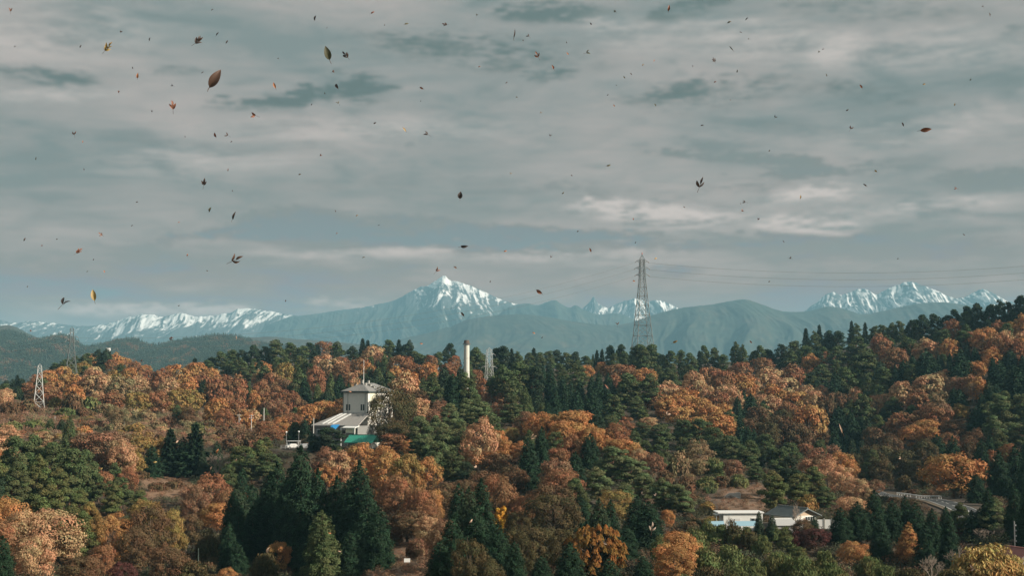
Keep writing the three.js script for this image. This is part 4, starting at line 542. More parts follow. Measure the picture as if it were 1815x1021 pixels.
// ---------------------------------------------------------------- undergrowth, dry grass, the woods on the far hills
{
  const ru = rng(31), geos = [0, 1, 2].map((v) => bush(1200 + v, { n: 190, s: .22 }, .4).crown), lists = [[], [], []];
  const c = new THREE.Color();
  for (let d = 185; d < 900; d += 1.7 + d * .004) for (let px = -60; px < 1880; px += (1.7 + d * .004) * F / d) {
    const dd = d + (ru() - .5) * 4, qx = px + (ru() - .5) * 3 * F / d, x = (qx - W0 / 2) / F * dd, z = -dd, y = height(x, z), py = proj(x, y, z)[1];
    let bad = false; for (const p of ROADP) if ((p.x - x) ** 2 + (p.z - z) ** 2 < 60) { bad = true; break; }
    for (const [ax, az, r] of PADS) if (Math.hypot(ax - x, az - z) < r * .9) bad = true;
    if (bad) continue;
    const field = (qx > 1250 && qx < 1395 && py > 858 && py < 912) || (qx > 606 && qx < 765 && py > 958) || (qx > 255 && qx < 340 && py > 836 && py < 886), brush = qx < 480 && py > 700 && py < 790;
    const n = noise(x / 14, z / 14, 3), n2 = ru();
    let col = field ? (n > .1 ? [.28, .16, .095] : [.19, .115, .065]) : brush ? (n > .15 ? [.17, .15, .075] : n > -.2 ? [.25, .15, .095] : [.17, .095, .05]) : n > .2 ? [.075, .075, .034] : n > -.15 ? [.11, .065, .034] : [.05, .06, .028];
    const k = .7 + n2 * .6, s = field ? .22 + ru() * .26 : brush ? .45 + ru() * .5 : .35 + ru() * .45;
    
    lists[Math.floor(ru() * 3)].push([new THREE.Matrix4().compose(V(x, y - .1, z), q4.setFromAxisAngle(up, ru() * 6.28), V(s * 1.15, s * (.8 + ru() * .5), s * 1.15)), c.clone().setRGB(col[0] * k, col[1] * k, col[2] * k)]);
  }
  const g = new THREE.Group(); g.name = 'undergrowth'; Object.assign(g.userData, { kind: 'stuff', label: 'low brush and dry weeds covering the ground', category: 'undergrowth' });
  const m0 = new THREE.MeshPhysicalMaterial({ color: 0xffffff, vertexColors: true, roughness: .9, side: THREE.DoubleSide });
  lists.forEach((l, k) => { const m = new THREE.InstancedMesh(geos[k], m0, l.length); l.forEach(([x, cc], i) => { m.setMatrixAt(i, x); m.setColorAt(i, cc); }); m.name = 'brush'; m.userData.kind = 'stuff'; g.add(m); });
  scene.add(g);
  const far = new THREE.Group(); far.name = 'forest'; Object.assign(far.userData, { kind: 'stuff', label: 'distant forest on the hazy hills beyond the ridge', category: 'forest' });
  const fg = [cone(1300, { n: 160, s: .8 }, { K: 40, H: 13, rad: 2.4 }).crown, oak(1301, { n: 190, s: .75 }).crown], fl = [[], []];
  for (const h of HILLS) for (let j = 0; j < h.rows * .86; j++) for (let i = 0; i < h.cols; i++) for (let q = 0; q < 1; q++) {
    const a = h.at(i, j), b = h.at(i + 1, Math.min(j + 1, h.rows)), u = ru(), x = lerp(a[0], b[0], u), z = lerp(a[2], b[2], ru()), y = lerp(a[1], b[1], .5), px = W0 / 2 - F * x / z;
    if (px < -90 || px > 640) continue;
    const n = fbm(x / 80, z / 80, 6, 3) + (ru() - .5) * .3, t = n > .22 ? 1 : 0, s = 1.2 + ru() * .6, k = .75 + ru() * .5;
    fl[t].push([new THREE.Matrix4().compose(V(x, y - 1, z), q4.setFromAxisAngle(up, ru() * 6.28), V(s * 1.25, s, s * 1.25)), t ? (ru() < .55 ? c.clone().setRGB(.16 * k, .09 * k, .05 * k) : c.clone().setRGB(.10 * k, .09 * k, .045 * k)) : c.clone().setRGB(.055 * k, .08 * k, .05 * k)]);
  }
  fl.forEach((l, k) => { if (!l.length) return; const m = new THREE.InstancedMesh(fg[k], m0, l.length); l.forEach(([x, cc], i) => { m.setMatrixAt(i, x); m.setColorAt(i, cc); }); m.name = 'crowns'; m.userData.kind = 'stuff'; far.add(m); });
  scene.add(far);
  console.log('brush', lists.map((l) => l.length), 'forest', fl.map((l) => l.length));
}
// ---------------------------------------------------------------- the road
const grain = (base, amp, seed, rep = 1) => {                           // fine mottling of a surface's own colour
  const N = 128, d = new Uint8Array(N * N * 4), r = rng(seed);
  for (let y = 0; y < N; y++) for (let x = 0; x < N; x++) { const a = x / N * 6.2832, b = y / N * 6.2832, n = fbm(Math.cos(a) * 2 + seed, Math.sin(a) * 2 + Math.cos(b) * 2, Math.sin(b) * 2, 4) * amp + (r() - .5) * amp * .5, i = (y * N + x) * 4; for (let c = 0; c < 3; c++) d[i + c] = clamp(Math.pow(clamp(base[c] * (1 + n)), 1 / 2.2)) * 255; d[i + 3] = 255; }
  const t = new THREE.DataTexture(d, N, N); t.colorSpace = THREE.SRGBColorSpace; t.wrapS = t.wrapT = THREE.RepeatWrapping; t.magFilter = THREE.LinearFilter; t.repeat.set(rep, rep); t.needsUpdate = true; return t;
};
const gmat = (c, amp, seed, rep, rough = .85, more = {}) => new THREE.MeshStandardMaterial({ map: grain(c, amp, seed, rep), roughness: rough, ...more });
function ribbon(o0, o1, lift, from = 0, to = 1) {                       // a strip along the road between two offsets
  const p = [], uv = [], idx = [], n = ROADP.length, a = Math.floor(from * (n - 1)), b = Math.ceil(to * (n - 1)); let len = 0;
  for (let i = a; i <= b; i++) {
    const q = ROADP[i], t = ROADP[Math.min(i + 1, n - 1)].clone().sub(ROADP[Math.max(i - 1, 0)]); t.y = 0; t.normalize(); const s = V(-t.z, 0, t.x);
    if (i > a) len += q.distanceTo(ROADP[i - 1]);
    for (const o of [o0, o1]) { p.push(q.x + s.x * o, q.y + lift, q.z + s.z * o); uv.push(o / 4, len / 4); }
  }
  for (let i = 0; i < b - a; i++) { const k = i * 2; idx.push(k, k + 1, k + 2, k + 1, k + 3, k + 2); }
  const g = new THREE.BufferGeometry(); g.setAttribute('position', new THREE.Float32BufferAttribute(p, 3)); g.setAttribute('uv', new THREE.Float32BufferAttribute(uv, 2)); g.setIndex(idx); g.computeVertexNormals(); return g;
}
const offWhite = mat(.50, .50, .48, .7), asphalt = gmat([.042, .045, .046], .35, 3, 1, .9), paint = mat(.62, .62, .58, .7), white = mat(.78, .78, .75, .55), concrete = gmat([.36, .35, .32], .25, 5, 1, .9), steel = mat(.42, .44, .44, .5, { metalness: .5 }), dirt = gmat([.12, .085, .05], .5, 8, 1, 1);
{
  const road = struct('road', ribbon(-3.1, 3.1, .02), asphalt); road.userData.label = 'curving two-lane asphalt road';
  part('edge_line', ribbon(-2.85, -2.73, .03), paint, road); part('edge_line', ribbon(2.73, 2.85, .03), paint, road);
  for (let k = 0; k < 22; k++) part('dash_marking', ribbon(-.09, .09, .03, k / 22, k / 22 + .016), paint, road);
  const verge = struct('verge', ribbon(3.1, 4.6, .015), dirt); verge.userData.label = 'dry verge along the outer edge of the road';
  const kerb = struct('kerb', merge([ribbon(3.1, 3.35, .16), ribbon(3.1, 3.11, .14)]), concrete);
  kerb.userData.label = 'concrete kerb of the road';
  // guard rail on the valley side
  const q0 = ROADP[Math.floor(.16 * 120)], gr = thing('guard_rail', 'white guard rail with posts on the valley side of the road', 'guard rail', q0.clone());
  const side = (i, o, y) => { const q = ROADP[i], t = ROADP[Math.min(i + 1, 120)].clone().sub(ROADP[Math.max(i - 1, 0)]); t.y = 0; t.normalize(); return V(q.x - t.z * o, q.y + y, q.z + t.x * o).sub(q0); };
  for (let i = 18; i <= 52; i += 2) { part('post', bar(side(i, -3.6, -.2), side(i, -3.6, .8), .08, .08, 6), white, gr); if (i < 52) part('rail', bar(side(i, -3.5, .62), side(i + 2, -3.5, .62), .16, .16, 6), white, gr); }
  const p2 = at(1698, 915, 318); p2.y = height(p2.x, p2.z);
  const br = thing('bridge_rail', 'grey steel railing beside the road junction', 'railing', p2, -.12);
  for (let i = 0; i <= 5; i++) part('post', boxG(.1, 1.1, .1, i * .72, .55, 0), steel, br);
  for (const y of [.45, .78, 1.08]) part('rail', boxG(3.75, .14, .08, 1.8, y, .07), steel, br);
}
// ---------------------------------------------------------------- lattice towers
function pylon(name, label, p, o) {
  const { H, w0, w1, neck, arms, turn = .5, m, r = .12, panels = 9 } = o, g = thing(name, label, 'lattice tower', p, turn, 'lattice towers');
  const wAt = (t) => t < neck ? lerp(w0, w1, Math.pow(t / neck, .82)) : lerp(w1, w1 * .8, (t - neck) / (1 - neck)), c = [[1, 1], [1, -1], [-1, -1], [-1, 1]], top = .955;
  const P = (k, t) => V(c[k][0] * wAt(t) / 2, t * H, c[k][1] * wAt(t) / 2), ts = [];
  for (let i = 0; i <= panels; i++) ts.push(top * (1 - Math.pow(1 - i / panels, 1.25)));
  for (let k = 0; k < 4; k++) part('leg', merge([...Array(6).keys()].map((i) => bar(P(k, top * i / 6), P(k, top * (i + 1) / 6), r * 1.5, r * 1.4, 5))), m, g);
  for (let i = 0; i < panels; i++) for (let k = 0; k < 4; k++) {
    const n = (k + 1) % 4;
    part('cross_brace', merge([bar(P(k, ts[i]), P(n, ts[i + 1]), r * .75, r * .75, 4), bar(P(n, ts[i]), P(k, ts[i + 1]), r * .75, r * .75, 4), bar(P(k, ts[i + 1]), P(n, ts[i + 1]), r * .75, r * .75, 4)]), m, g);
  }
  part('peak', merge([0, 1, 2, 3].map((k) => bar(P(k, top), V(0, H, 0), r, r * .7, 4))), m, g);
  const hooks = [];
  for (const [t, len] of arms) for (const s of [-1, 1]) {
    const w = wAt(t) / 2, tip = V(s * len, t * H + .3, 0);
    const arm = part('crossarm', merge([bar(V(s * w, t * H, w), tip, r, r * .8, 4), bar(V(s * w, t * H, -w), tip, r, r * .8, 4), bar(V(s * w, t * H + H * .022, 0), tip, r, r * .8, 4)]), m, g);
    part('insulator', bar(tip, tip.clone().add(V(s * .9, -.9, 0)), r * 1.6, r * 1.6, 6), mat(.22, .2, .19, .4), arm);
    hooks.push(tip.clone().add(V(s * .9, -.9, 0)).applyAxisAngle(up, turn).add(p));
  }
  return hooks;
}
const galv = mat(.17, .19, .19, .6, { metalness: .3 }), galvPale = mat(.55, .56, .54, .6, { metalness: .2 });
const foot = (px, py, d) => { const p = at(px, py, d); p.y = height(p.x, p.z) - .3; return p; };
const pA = foot(1139, 650, 930), HA = slopeOf(451) * 930 - pA.y;
const hooksA = pylon('transmission_tower', 'tall steel transmission tower rising above the ridge against the sky', pA, { H: HA, w0: 15, w1: 3.3, neck: .80, arms: [[.815, 4.3], [.875, 4.6], [.935, 4.0]], turn: .25, m: galv, r: .17, panels: 12 });
part('marker_light', bar(V(0, HA, 0), V(0, HA + 1.2, 0), .35, .25, 6), mat(.4, .12, .07, .6), scene.children[scene.children.length - 1]);
const pB = foot(127, 672, 790), hooksB = pylon('transmission_tower', 'grey lattice transmission tower on the orange hill with the hazy hills behind', pB, { H: slopeOf(579) * 790 - pB.y, w0: 8, w1: 2.2, neck: .68, arms: [[.66, 3.1], [.74, 2.9], [.82, 2.6]], turn: .4, m: galv, r: .09, panels: 8 });
const pC = foot(70, 731, 585), pD = foot(867, 690, 640);
pylon('transmission_tower', 'pale lattice tower without arms above the brush', pC, { H: slopeOf(645) * 585 - pC.y, w0: 4.8, w1: 1.6, neck: .85, arms: [], turn: .3, m: galvPale, r: .08, panels: 6 });
pylon('transmission_tower', 'small white lattice tower beside the chimney', pD, { H: slopeOf(616) * 640 - pD.y, w0: 4.2, w1: 2.2, neck: .84, arms: [[.60, 2.9], [.86, 2.2]], turn: .35, m: galvPale, r: .055, panels: 6 });
// ---------------------------------------------------------------- wires
const wireMat = mat(.16, .17, .17, .6);
function wire(label, a, b, sag, r = .07) {
  const pts = []; for (let i = 0; i <= 40; i++) { const t = i / 40, q = a.clone().lerp(b, t); q.y -= 4 * sag * t * (1 - t); pts.push(q); }
  const m = part(numbered('power_line'), new THREE.TubeGeometry(new THREE.CatmullRomCurve3(pts), 90, r, 4), wireMat, scene); tag(m, label, 'power line', 'power lines of the tall tower');
}
{
  const names = ['lowest', 'middle', 'highest'];
  [0, 1, 2].forEach((k) => {
    const b = at(1990, [478, 466, 454][k], 860);
    wire(`${names[k]} power line running right from the tall transmission tower`, hooksA[k * 2 + 1], b, 8.5, .055);
    wire(`${names[k]} power line running left from the tall tower across the blue mountain`, hooksA[k * 2], hooksB[k * 2 + 1], 14, .045);
    wire(`${names[k]} power line leaving the grey lattice tower towards the left edge`, hooksB[k * 2], at(-260, [600, 594, 588][k], 900), 9, .05);
  });
}
// ---------------------------------------------------------------- utility poles
function pole(label, px, base, d, topRow, o = {}) {
  const p = at(px, base, d); const gy = height(p.x, p.z); const H = slopeOf(topRow) * d - gy; p.y = gy;
  const g = thing('utility_pole', label, 'utility pole', p, o.turn ?? .3, 'utility poles'), r = o.r ?? .16;
  part('pole', bar(V(0, -.4, 0), V(0, H, 0), r, r * .72, 8), o.m ?? concrete, g);
  for (const y of o.arms ?? []) { const a = part('crossarm', boxG(1.7, .12, .12, 0, H - y, r), steel, g); for (const x of [-.7, 0, .7]) part('insulator', new THREE.CylinderGeometry(.06, .07, .28, 6).translate(x, H - y + .2, r), white, a); }
  if (o.can) part('transformer', new THREE.CylinderGeometry(.28, .28, .8, 8).translate(.45, H - 2, 0), steel, g);
  if (o.steps) for (let k = 0; k < 4; k++) part('bracket', boxG(.3, .25, .2, .2, H - .7 - k * .9, 0), steel, g);
}
const pp = mat(.50, .49, .46, .8);
pole('pale pole with a crossarm at the edge of the meadow, first of three', 424, 768, 560, 734, { arms: [.5], can: 1, m: pp });
pole('pale pole with a crossarm and transformer, middle of the three by the meadow', 446, 770, 555, 735, { arms: [.4, 1.4], m: pp });
pole('plain pale pole, tallest of the three by the meadow', 468, 775, 540, 723, { m: pp, r: .22 });
pole('grey pole in front of the low roof of the tower block', 556, 790, 440, 741, { m: pp, r: .17 });
pole('thin grey pole in the brush below the pale lattice tower', 98, 770, 520, 738, { m: pp, r: .14 });
pole('thin grey pole in the brush above the two dark firs', 221, 772, 520, 744, { m: pp, r: .13 });
pole('tall utility pole below the road junction', 1711, 975, 292, 903, { arms: [.5, 1.3], m: pp, r: .15 });
pole('short utility pole with two crossarms below the road junction', 1699, 975, 300, 930, { arms: [.3, .9], m: pp, r: .13 });
pole('slim utility pole behind the tall one below the road junction', 1716, 970, 305, 918, { arms: [.4], m: pp, r: .12 });
pole('white pole with brackets beside the red-roofed house', 1798, 992, 246, 924, { steps: 1, m: pp, r: .13 });
pole('thin dark pole among the shaded trees of the valley floor', 352, 1012, 262, 972, { m: mat(.12, .16, .13), r: .09 });
// ---------------------------------------------------------------- the chimney
{
  const p = foot(827, 712, 555), s = 555 / F, H = slopeOf(603) * 555 - p.y, g = thing('chimney', 'tall pale concrete chimney with a dark cap', 'chimney', p);
  part('shaft', new THREE.CylinderGeometry(4.7 * s, 5.6 * s, H - 1.9, 20).translate(0, (H - 1.9) / 2, 0), gmat([.60, .59, .52], .16, 12, 2), g);
  for (let k = 1; k < 5; k++) part('hoop', new THREE.TorusGeometry(lerp(5.6, 4.7, k / 5) * s + .02, .05, 4, 20).rotateX(Math.PI / 2).translate(0, (H - 1.9) * k / 5, 0), concrete, g);
  const cap = part('cap', new THREE.CylinderGeometry(4.2 * s, 5.4 * s, 1.25, 20).translate(0, H - .65, 0), mat(.10, .075, .06), g);
  part('rim', new THREE.CylinderGeometry(7.0 * s, 7.0 * s, .28, 20).translate(0, H - 1.6, 0), mat(.12, .09, .07), cap);
  part('ladder', merge([boxG(.05, H - 2.4, .05, -.25, (H - 2.4) / 2, 5.75 * s), boxG(.05, H - 2.4, .05, .25, (H - 2.4) / 2, 5.75 * s)]), steel, g);
}
// ---------------------------------------------------------------- the white tower block with its low wing
const slab = (pts, th) => {                                            // a thin plate through four points, thickness downwards
  const p = [], n = V(0, -th, 0); const q = [...pts, ...pts.map((v) => v.clone().add(n))]; const f = [[0, 1, 2, 3], [7, 6, 5, 4], [0, 4, 5, 1], [1, 5, 6, 2], [2, 6, 7, 3], [3, 7, 4, 0]];
  for (const [a, b, c, d] of f) for (const k of [a, b, c, a, c, d]) p.push(q[k].x, q[k].y, q[k].z);
  const g = new THREE.BufferGeometry(); g.setAttribute('position', new THREE.Float32BufferAttribute(p, 3)); const uv = []; for (let i = 0; i < p.length; i += 3) uv.push(p[i] / 3, (p[i + 1] + p[i + 2]) / 3); g.setAttribute('uv', new THREE.Float32BufferAttribute(uv, 2)); g.computeVertexNormals(); return g;
};
const plaster = gmat([.68, .66, .61], .10, 21, 1.5), roofGrey = gmat([.23, .225, .215], .22, 23, 1.5, .6), darkTrim = mat(.06, .075, .072, .6), glassDark = mat(.03, .04, .045, .15), cream = gmat([.66, .64, .50], .08, 25, 1);
{
  const g = thing('tower_block', 'white windowless tower block with a grey hipped roof and long low wing', 'building', TOWER, -23 * Math.PI / 180);
  const W = 9.2, D = 17, E = 17.0;
  const wall = part('wall', boxG(W, E, D, -W / 2, E / 2, -D / 2), plaster, g);
  for (const x of [-9.05, -7.35, -1.0, -.12]) part('downpipe', boxG(.14, E - 10.4, .10, x, 10.4 + (E - 10.4) / 2, .06), x < -9 || x > -.5 ? darkTrim : roofGrey, wall);
  for (let k = 1; k < 6; k++) part('cladding_rib', boxG(W - .1, .035, .03, -W / 2, 10.6 + k * 1.07, .015), plaster, wall);
  for (const x of [-7.75, -6.75, -2.35, -1.55]) { const w = part('window', boxG(.50, 1.95, .10, x, 12.25, .05), darkTrim, g); part('pane', boxG(.36, 1.8, .04, x, 12.25, .115), glassDark, w); }
  part('side_panel', boxG(.06, E - 11, 5.2, .03, 11 + (E - 11) / 2, -4), cream, g);
  // hipped roof
  const o = .55, ex = [-W - o, o], ez = [o, -D - o], y0 = E + .55, rz = [-4.6, -D + 4.6], top = y0 + 2.6, mx = -W / 2;
  const c = [V(ex[0], y0, ez[0]), V(ex[1], y0, ez[0]), V(ex[1], y0, ez[1]), V(ex[0], y0, ez[1])], r0 = V(mx, top, rz[0]), r1 = V(mx, top, rz[1]);
  const roof = part('roof', merge([slab([c[0], c[1], r0, r0], .05), slab([c[1], c[2], r1, r0], .05), slab([c[2], c[3], r1, r1], .05), slab([c[3], c[0], r0, r1], .05)]), roofGrey, g);
  part('fascia', merge([boxG(W + 2 * o, .55, .12, mx, E + .27, o - .07), boxG(.12, .55, D + 2 * o, o - .07, E + .27, -D / 2), boxG(.12, .55, D + 2 * o, -W - o + .07, E + .27, -D / 2), boxG(W + 2 * o, .12, D + 2 * o, mx, E + .05, -D / 2)]), darkTrim, roof);
  for (let k = 1; k < 9; k++) { const t = k / 9; part('roof_seam', bar(V(lerp(ex[0], ex[1], t), y0 + .02, ez[0]), V(lerp(ex[0], ex[1], t) * .5 + mx * .5, y0 + (top - y0) * .5 + .02, (ez[0] + rz[0]) / 2), .03, .03, 4), roofGrey, roof); }
  for (const [x, z, s, h] of [[-6.6, -3.6, .7, .8], [-4.6, -4.4, .8, 1.2], [-3.2, -4, .6, .9], [-2.6, -6, .9, .7], [-4.6, -8.5, .7, 1.0], [-1.6, -6.5, .8, .5]]) { const ry = y0 + (top - y0) * clamp(1 - Math.abs(x - mx) / (W / 2 + o)); const v = part('roof_vent', boxG(s, h, s, x, ry + h * .35, z), concrete, roof); part('cowl', boxG(s * 1.3, .12, s * 1.3, x, ry + h * .85 + .05, z), darkTrim, v); }
  part('antenna', bar(V(-3.6, top - .6, -3.6), V(-3.6, top + 7.6, -3.6), .09, .05, 6), white, roof);
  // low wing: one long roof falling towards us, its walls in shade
  const A = V(-W - .3, 10.5, .02), B = V(.6, 10.5, .02), C = V(.9, 6.7, 8), Dd = V(-16.2, 6.6, 8.2), Eb = V(-17.5, 6.6, -6), Fb = V(-W - .3, 10.5, -6);
  const wing = part('wing_roof', merge([slab([Dd, C, B, A], .35), slab([Eb, Dd, A, Fb], .35)]), gmat([.34, .32, .30], .2, 27, 1, .6), g);
  const up_ = (u, v, l) => { const a = Dd.clone().lerp(C, u), b = A.clone().lerp(B, u); return a.lerp(b, v).add(V(0, l, 0)); };
  for (const [u0, u1] of [[.16, .02], [.27, .16], [.39, .36]]) { const q = [up_(u0, .10, .10), up_(u0 + .045, .10, .10), up_(u1 + .075, .93, .10), up_(u1, .93, .10)]; part('skylight', slab(q, .16), white, wing); }
  for (let k = 1; k < 7; k++) part('roof_seam', bar(up_(k / 7, .02, .03), up_(k / 7, .98, .03), .04, .04, 4), roofGrey, wing);
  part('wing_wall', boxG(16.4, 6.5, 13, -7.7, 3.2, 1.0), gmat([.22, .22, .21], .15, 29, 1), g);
  for (const x of [-13.5, -10.5, -7.5, -4.5]) { const w = part('window', boxG(1.6, 1.3, .08, x, 4.6, 7.54), white, g); part('pane', boxG(1.4, 1.1, .04, x, 4.6, 7.6), glassDark, w); }
  const porch = part('porch', slab([V(-3.6, 6.0, 10.4), V(1.2, 6.0, 10.4), V(1.2, 6.6, 7.5), V(-3.6, 6.6, 7.5)], .2), white, g);
  part('porch_gable', boxG(3.4, 1.5, .15, -.9, 5.1, 9.6), cream, porch); for (const x of [-4.0, .9]) part('post', boxG(.22, 6, .22, x, 3, 10.2), white, porch);
  const tarp = thing('tarpaulin', 'bright blue tarpaulin hanging from the eave of the low wing', 'tarpaulin', TOWER.clone().add(V(-11.5, 0, 4.6)));
  part('sheet', slab([V(0, 5.0, 4.7), V(2.2, 5.4, 4.9), V(3.6, 7.0, 4.0), V(1.0, 6.9, 4.2)], .05), mat(.03, .26, .58, .45), tarp);
}
{
  const p = at(630, 792, 436), g = thing('shed', 'pale shed with a bright green metal roof below the tower block', 'shed', V(p.x, TOWER.y - .6, p.z), -28 * Math.PI / 180);
  const W = 9.4, D = 5.2, h = 2.3, r = 4.6, o = .4, green = gmat([.03, .34, .24], .14, 31, 1, .5);
  part('wall', boxG(W - .2, h, D - .4, W / 2 - 3.4, h / 2, -D / 2), gmat([.6, .59, .54], .08, 33, 1), g);
  const x0 = -3.4 - o, x1 = W - 3.4 + o;
  const tri = new THREE.BufferGeometry(); { const a = []; for (const x of [-3.35, -3.25]) a.push(x, h, -.2, x, h, -D + .2, x, r - .1, -D / 2); tri.setAttribute('position', new THREE.Float32BufferAttribute(a, 3)); tri.setIndex([0, 1, 2, 5, 4, 3]); tri.computeVertexNormals(); } part('gable', tri, white, g);
  const roof = part('roof', merge([slab([V(x0, h, o), V(x1, h, o), V(x1, r, -D / 2), V(x0, r, -D / 2)], .12), slab([V(x1, h, -D - o), V(x0, h, -D - o), V(x0, r, -D / 2), V(x1, r, -D / 2)], .12)]), green, g);
  for (let k = 0; k <= 14; k++) { const x = lerp(x0, x1, k / 14); part('roof_rib', bar(V(x, h + .03, o), V(x, r + .03, -D / 2), .045, .045, 4), green, roof); }
  part('ridge_cap', boxG(x1 - x0, .14, .3, (x0 + x1) / 2, r + .05, -D / 2), green, roof);
  part('door', boxG(1.2, 1.9, .08, -2.2, .95, -.16), mat(.4, .4, .38), g);
}
{
  const p = LOT, g = thing('railing', 'white pipe railing along the car park left of the tower block', 'railing', V(p.x - 4.4, p.y, p.z + 1), -.08);
  for (let i = 0; i <= 6; i++) part('post', boxG(.10, 1.2, .10, i * 1.35, .6, 0), offWhite, g);
  for (const y of [.5, .85, 1.2]) part('rail', boxG(8.2, .09, .08, 4.05, y, .02), offWhite, g);
  const f = thing('carport', 'white steel carport frame at the edge of the car park', 'carport', V(p.x - 3.6, p.y, p.z - 6), -.08);
  for (const x of [0, 3.4]) for (const z of [0, -2.6]) part('post', boxG(.16, 2.1, .16, x, 1.05, z), offWhite, f); part('roof', boxG(3.9, .14, 3.2, 1.7, 2.17, -1.3), offWhite, f);
  for (const [k, x, z, c] of [['white', -1.4, -3.2, [.7, .7, .68]], ['grey', 2.2, -3.6, [.30, .31, .32]], ['silver', 5.4, -3.0, [.5, .51, .52]]]) {
    const car = thing('parked_car', `${k} car parked behind the car park railing`, 'car', V(p.x + x, p.y, p.z + z), .5, 'parked cars'), m = mat(...c, .35);
    const sh = new THREE.Shape(); [[-2, .35], [2, .35], [2.05, .75], [1.25, .92], [.75, 1.42], [-.9, 1.45], [-1.6, .95], [-2.05, .85]].forEach(([a, b], i) => i ? sh.lineTo(a, b) : sh.moveTo(a, b));
    part('body', new THREE.ExtrudeGeometry(sh, { depth: 1.6, bevelEnabled: true, bevelSize: .06, bevelThickness: .06, bevelSegments: 1 }).translate(0, 0, -.8), m, car);
    part('windscreen', slab([V(1.16, .98, -.7), V(1.16, .98, .7), V(.74, 1.40, .62), V(.74, 1.40, -.62)], -.03), glassDark, car);
    for (const a of [-1.3, 1.3]) for (const b of [-.8, .8]) part('wheel', new THREE.CylinderGeometry(.33, .33, .2, 12).rotateX(Math.PI / 2).translate(a, .33, b), mat(.03, .03, .03), car);
  }
  for (const [px, py, w] of [[508, 767, 'first'], [530, 766, 'second']]) { const q = at(px, 790, 436); q.y = p.y; const H = slopeOf(py) * 436 - p.y, l = thing('lamp_post', `${w} lamp post with a white globe at the car park`, 'lamp post', q, 0, 'car park lamp posts'); part('post', bar(V(0, 0, 0), V(0, H, 0), .06, .05, 6), steel, l); part('globe', new THREE.SphereGeometry(.28, 10, 8).translate(0, H + .15, 0), white, l); }
}
// ---------------------------------------------------------------- the farmhouse, sheds and tarpaulins on the valley floor
function gableHouse(name, label, p, turn, o) {
  const { W, L, h, rise, ov = .6, roofM, wallM, m2 } = o, g = thing(name, label, 'house', p, turn);
  part('wall', boxG(W, h, L, 0, h / 2, -L / 2), wallM, g);
  for (const z of [0, -L]) { const t = new THREE.Shape(); t.moveTo(-W / 2, 0); t.lineTo(W / 2, 0); t.lineTo(0, rise); t.closePath(); part('gable', new THREE.ExtrudeGeometry(t, { depth: .12, bevelEnabled: false }).translate(0, h, z - .12 + (z ? .12 : 0)), m2 ?? wallM, g); }
  const e = W / 2 + ov, y0 = h - ov * rise / (W / 2), roof = part('roof', merge([slab([V(-e, y0 + .25, ov), V(0, h + rise + .25, ov), V(0, h + rise + .25, -L - ov), V(-e, y0 + .25, -L - ov)], .22), slab([V(0, h + rise + .25, ov), V(e, y0 + .25, ov), V(e, y0 + .25, -L - ov), V(0, h + rise + .25, -L - ov)], .22)]), roofM, g);
  part('ridge_cap', boxG(.35, .22, L + 2 * ov, 0, h + rise + .3, -L / 2), roofM, roof);
  for (const s of [-1, 1]) { for (let k = 1; k < 9; k++) { const t = k / 9; part('tile_course', boxG(.06, .05, L + 2 * ov, s * e * t, lerp(h + rise, y0, t) + .28, -L / 2), roofM, roof); } part('bargeboard', bar(V(0, h + rise + .12, ov + .04), V(s * e, y0 + .12, ov + .04), .13, .13, 4), o.trim ?? roofM, roof); }
  return g;
}
function win(g, x, y, z, w, h, n = 2) { const f = part('window', boxG(w, h, .1, x, y, z), white, g); for (let k = 0; k < n; k++) part('pane', boxG(w / n - .14, h - .18, .04, x - w / 2 + w / n * (k + .5), y, z + .06), glassDark, f); return f; }
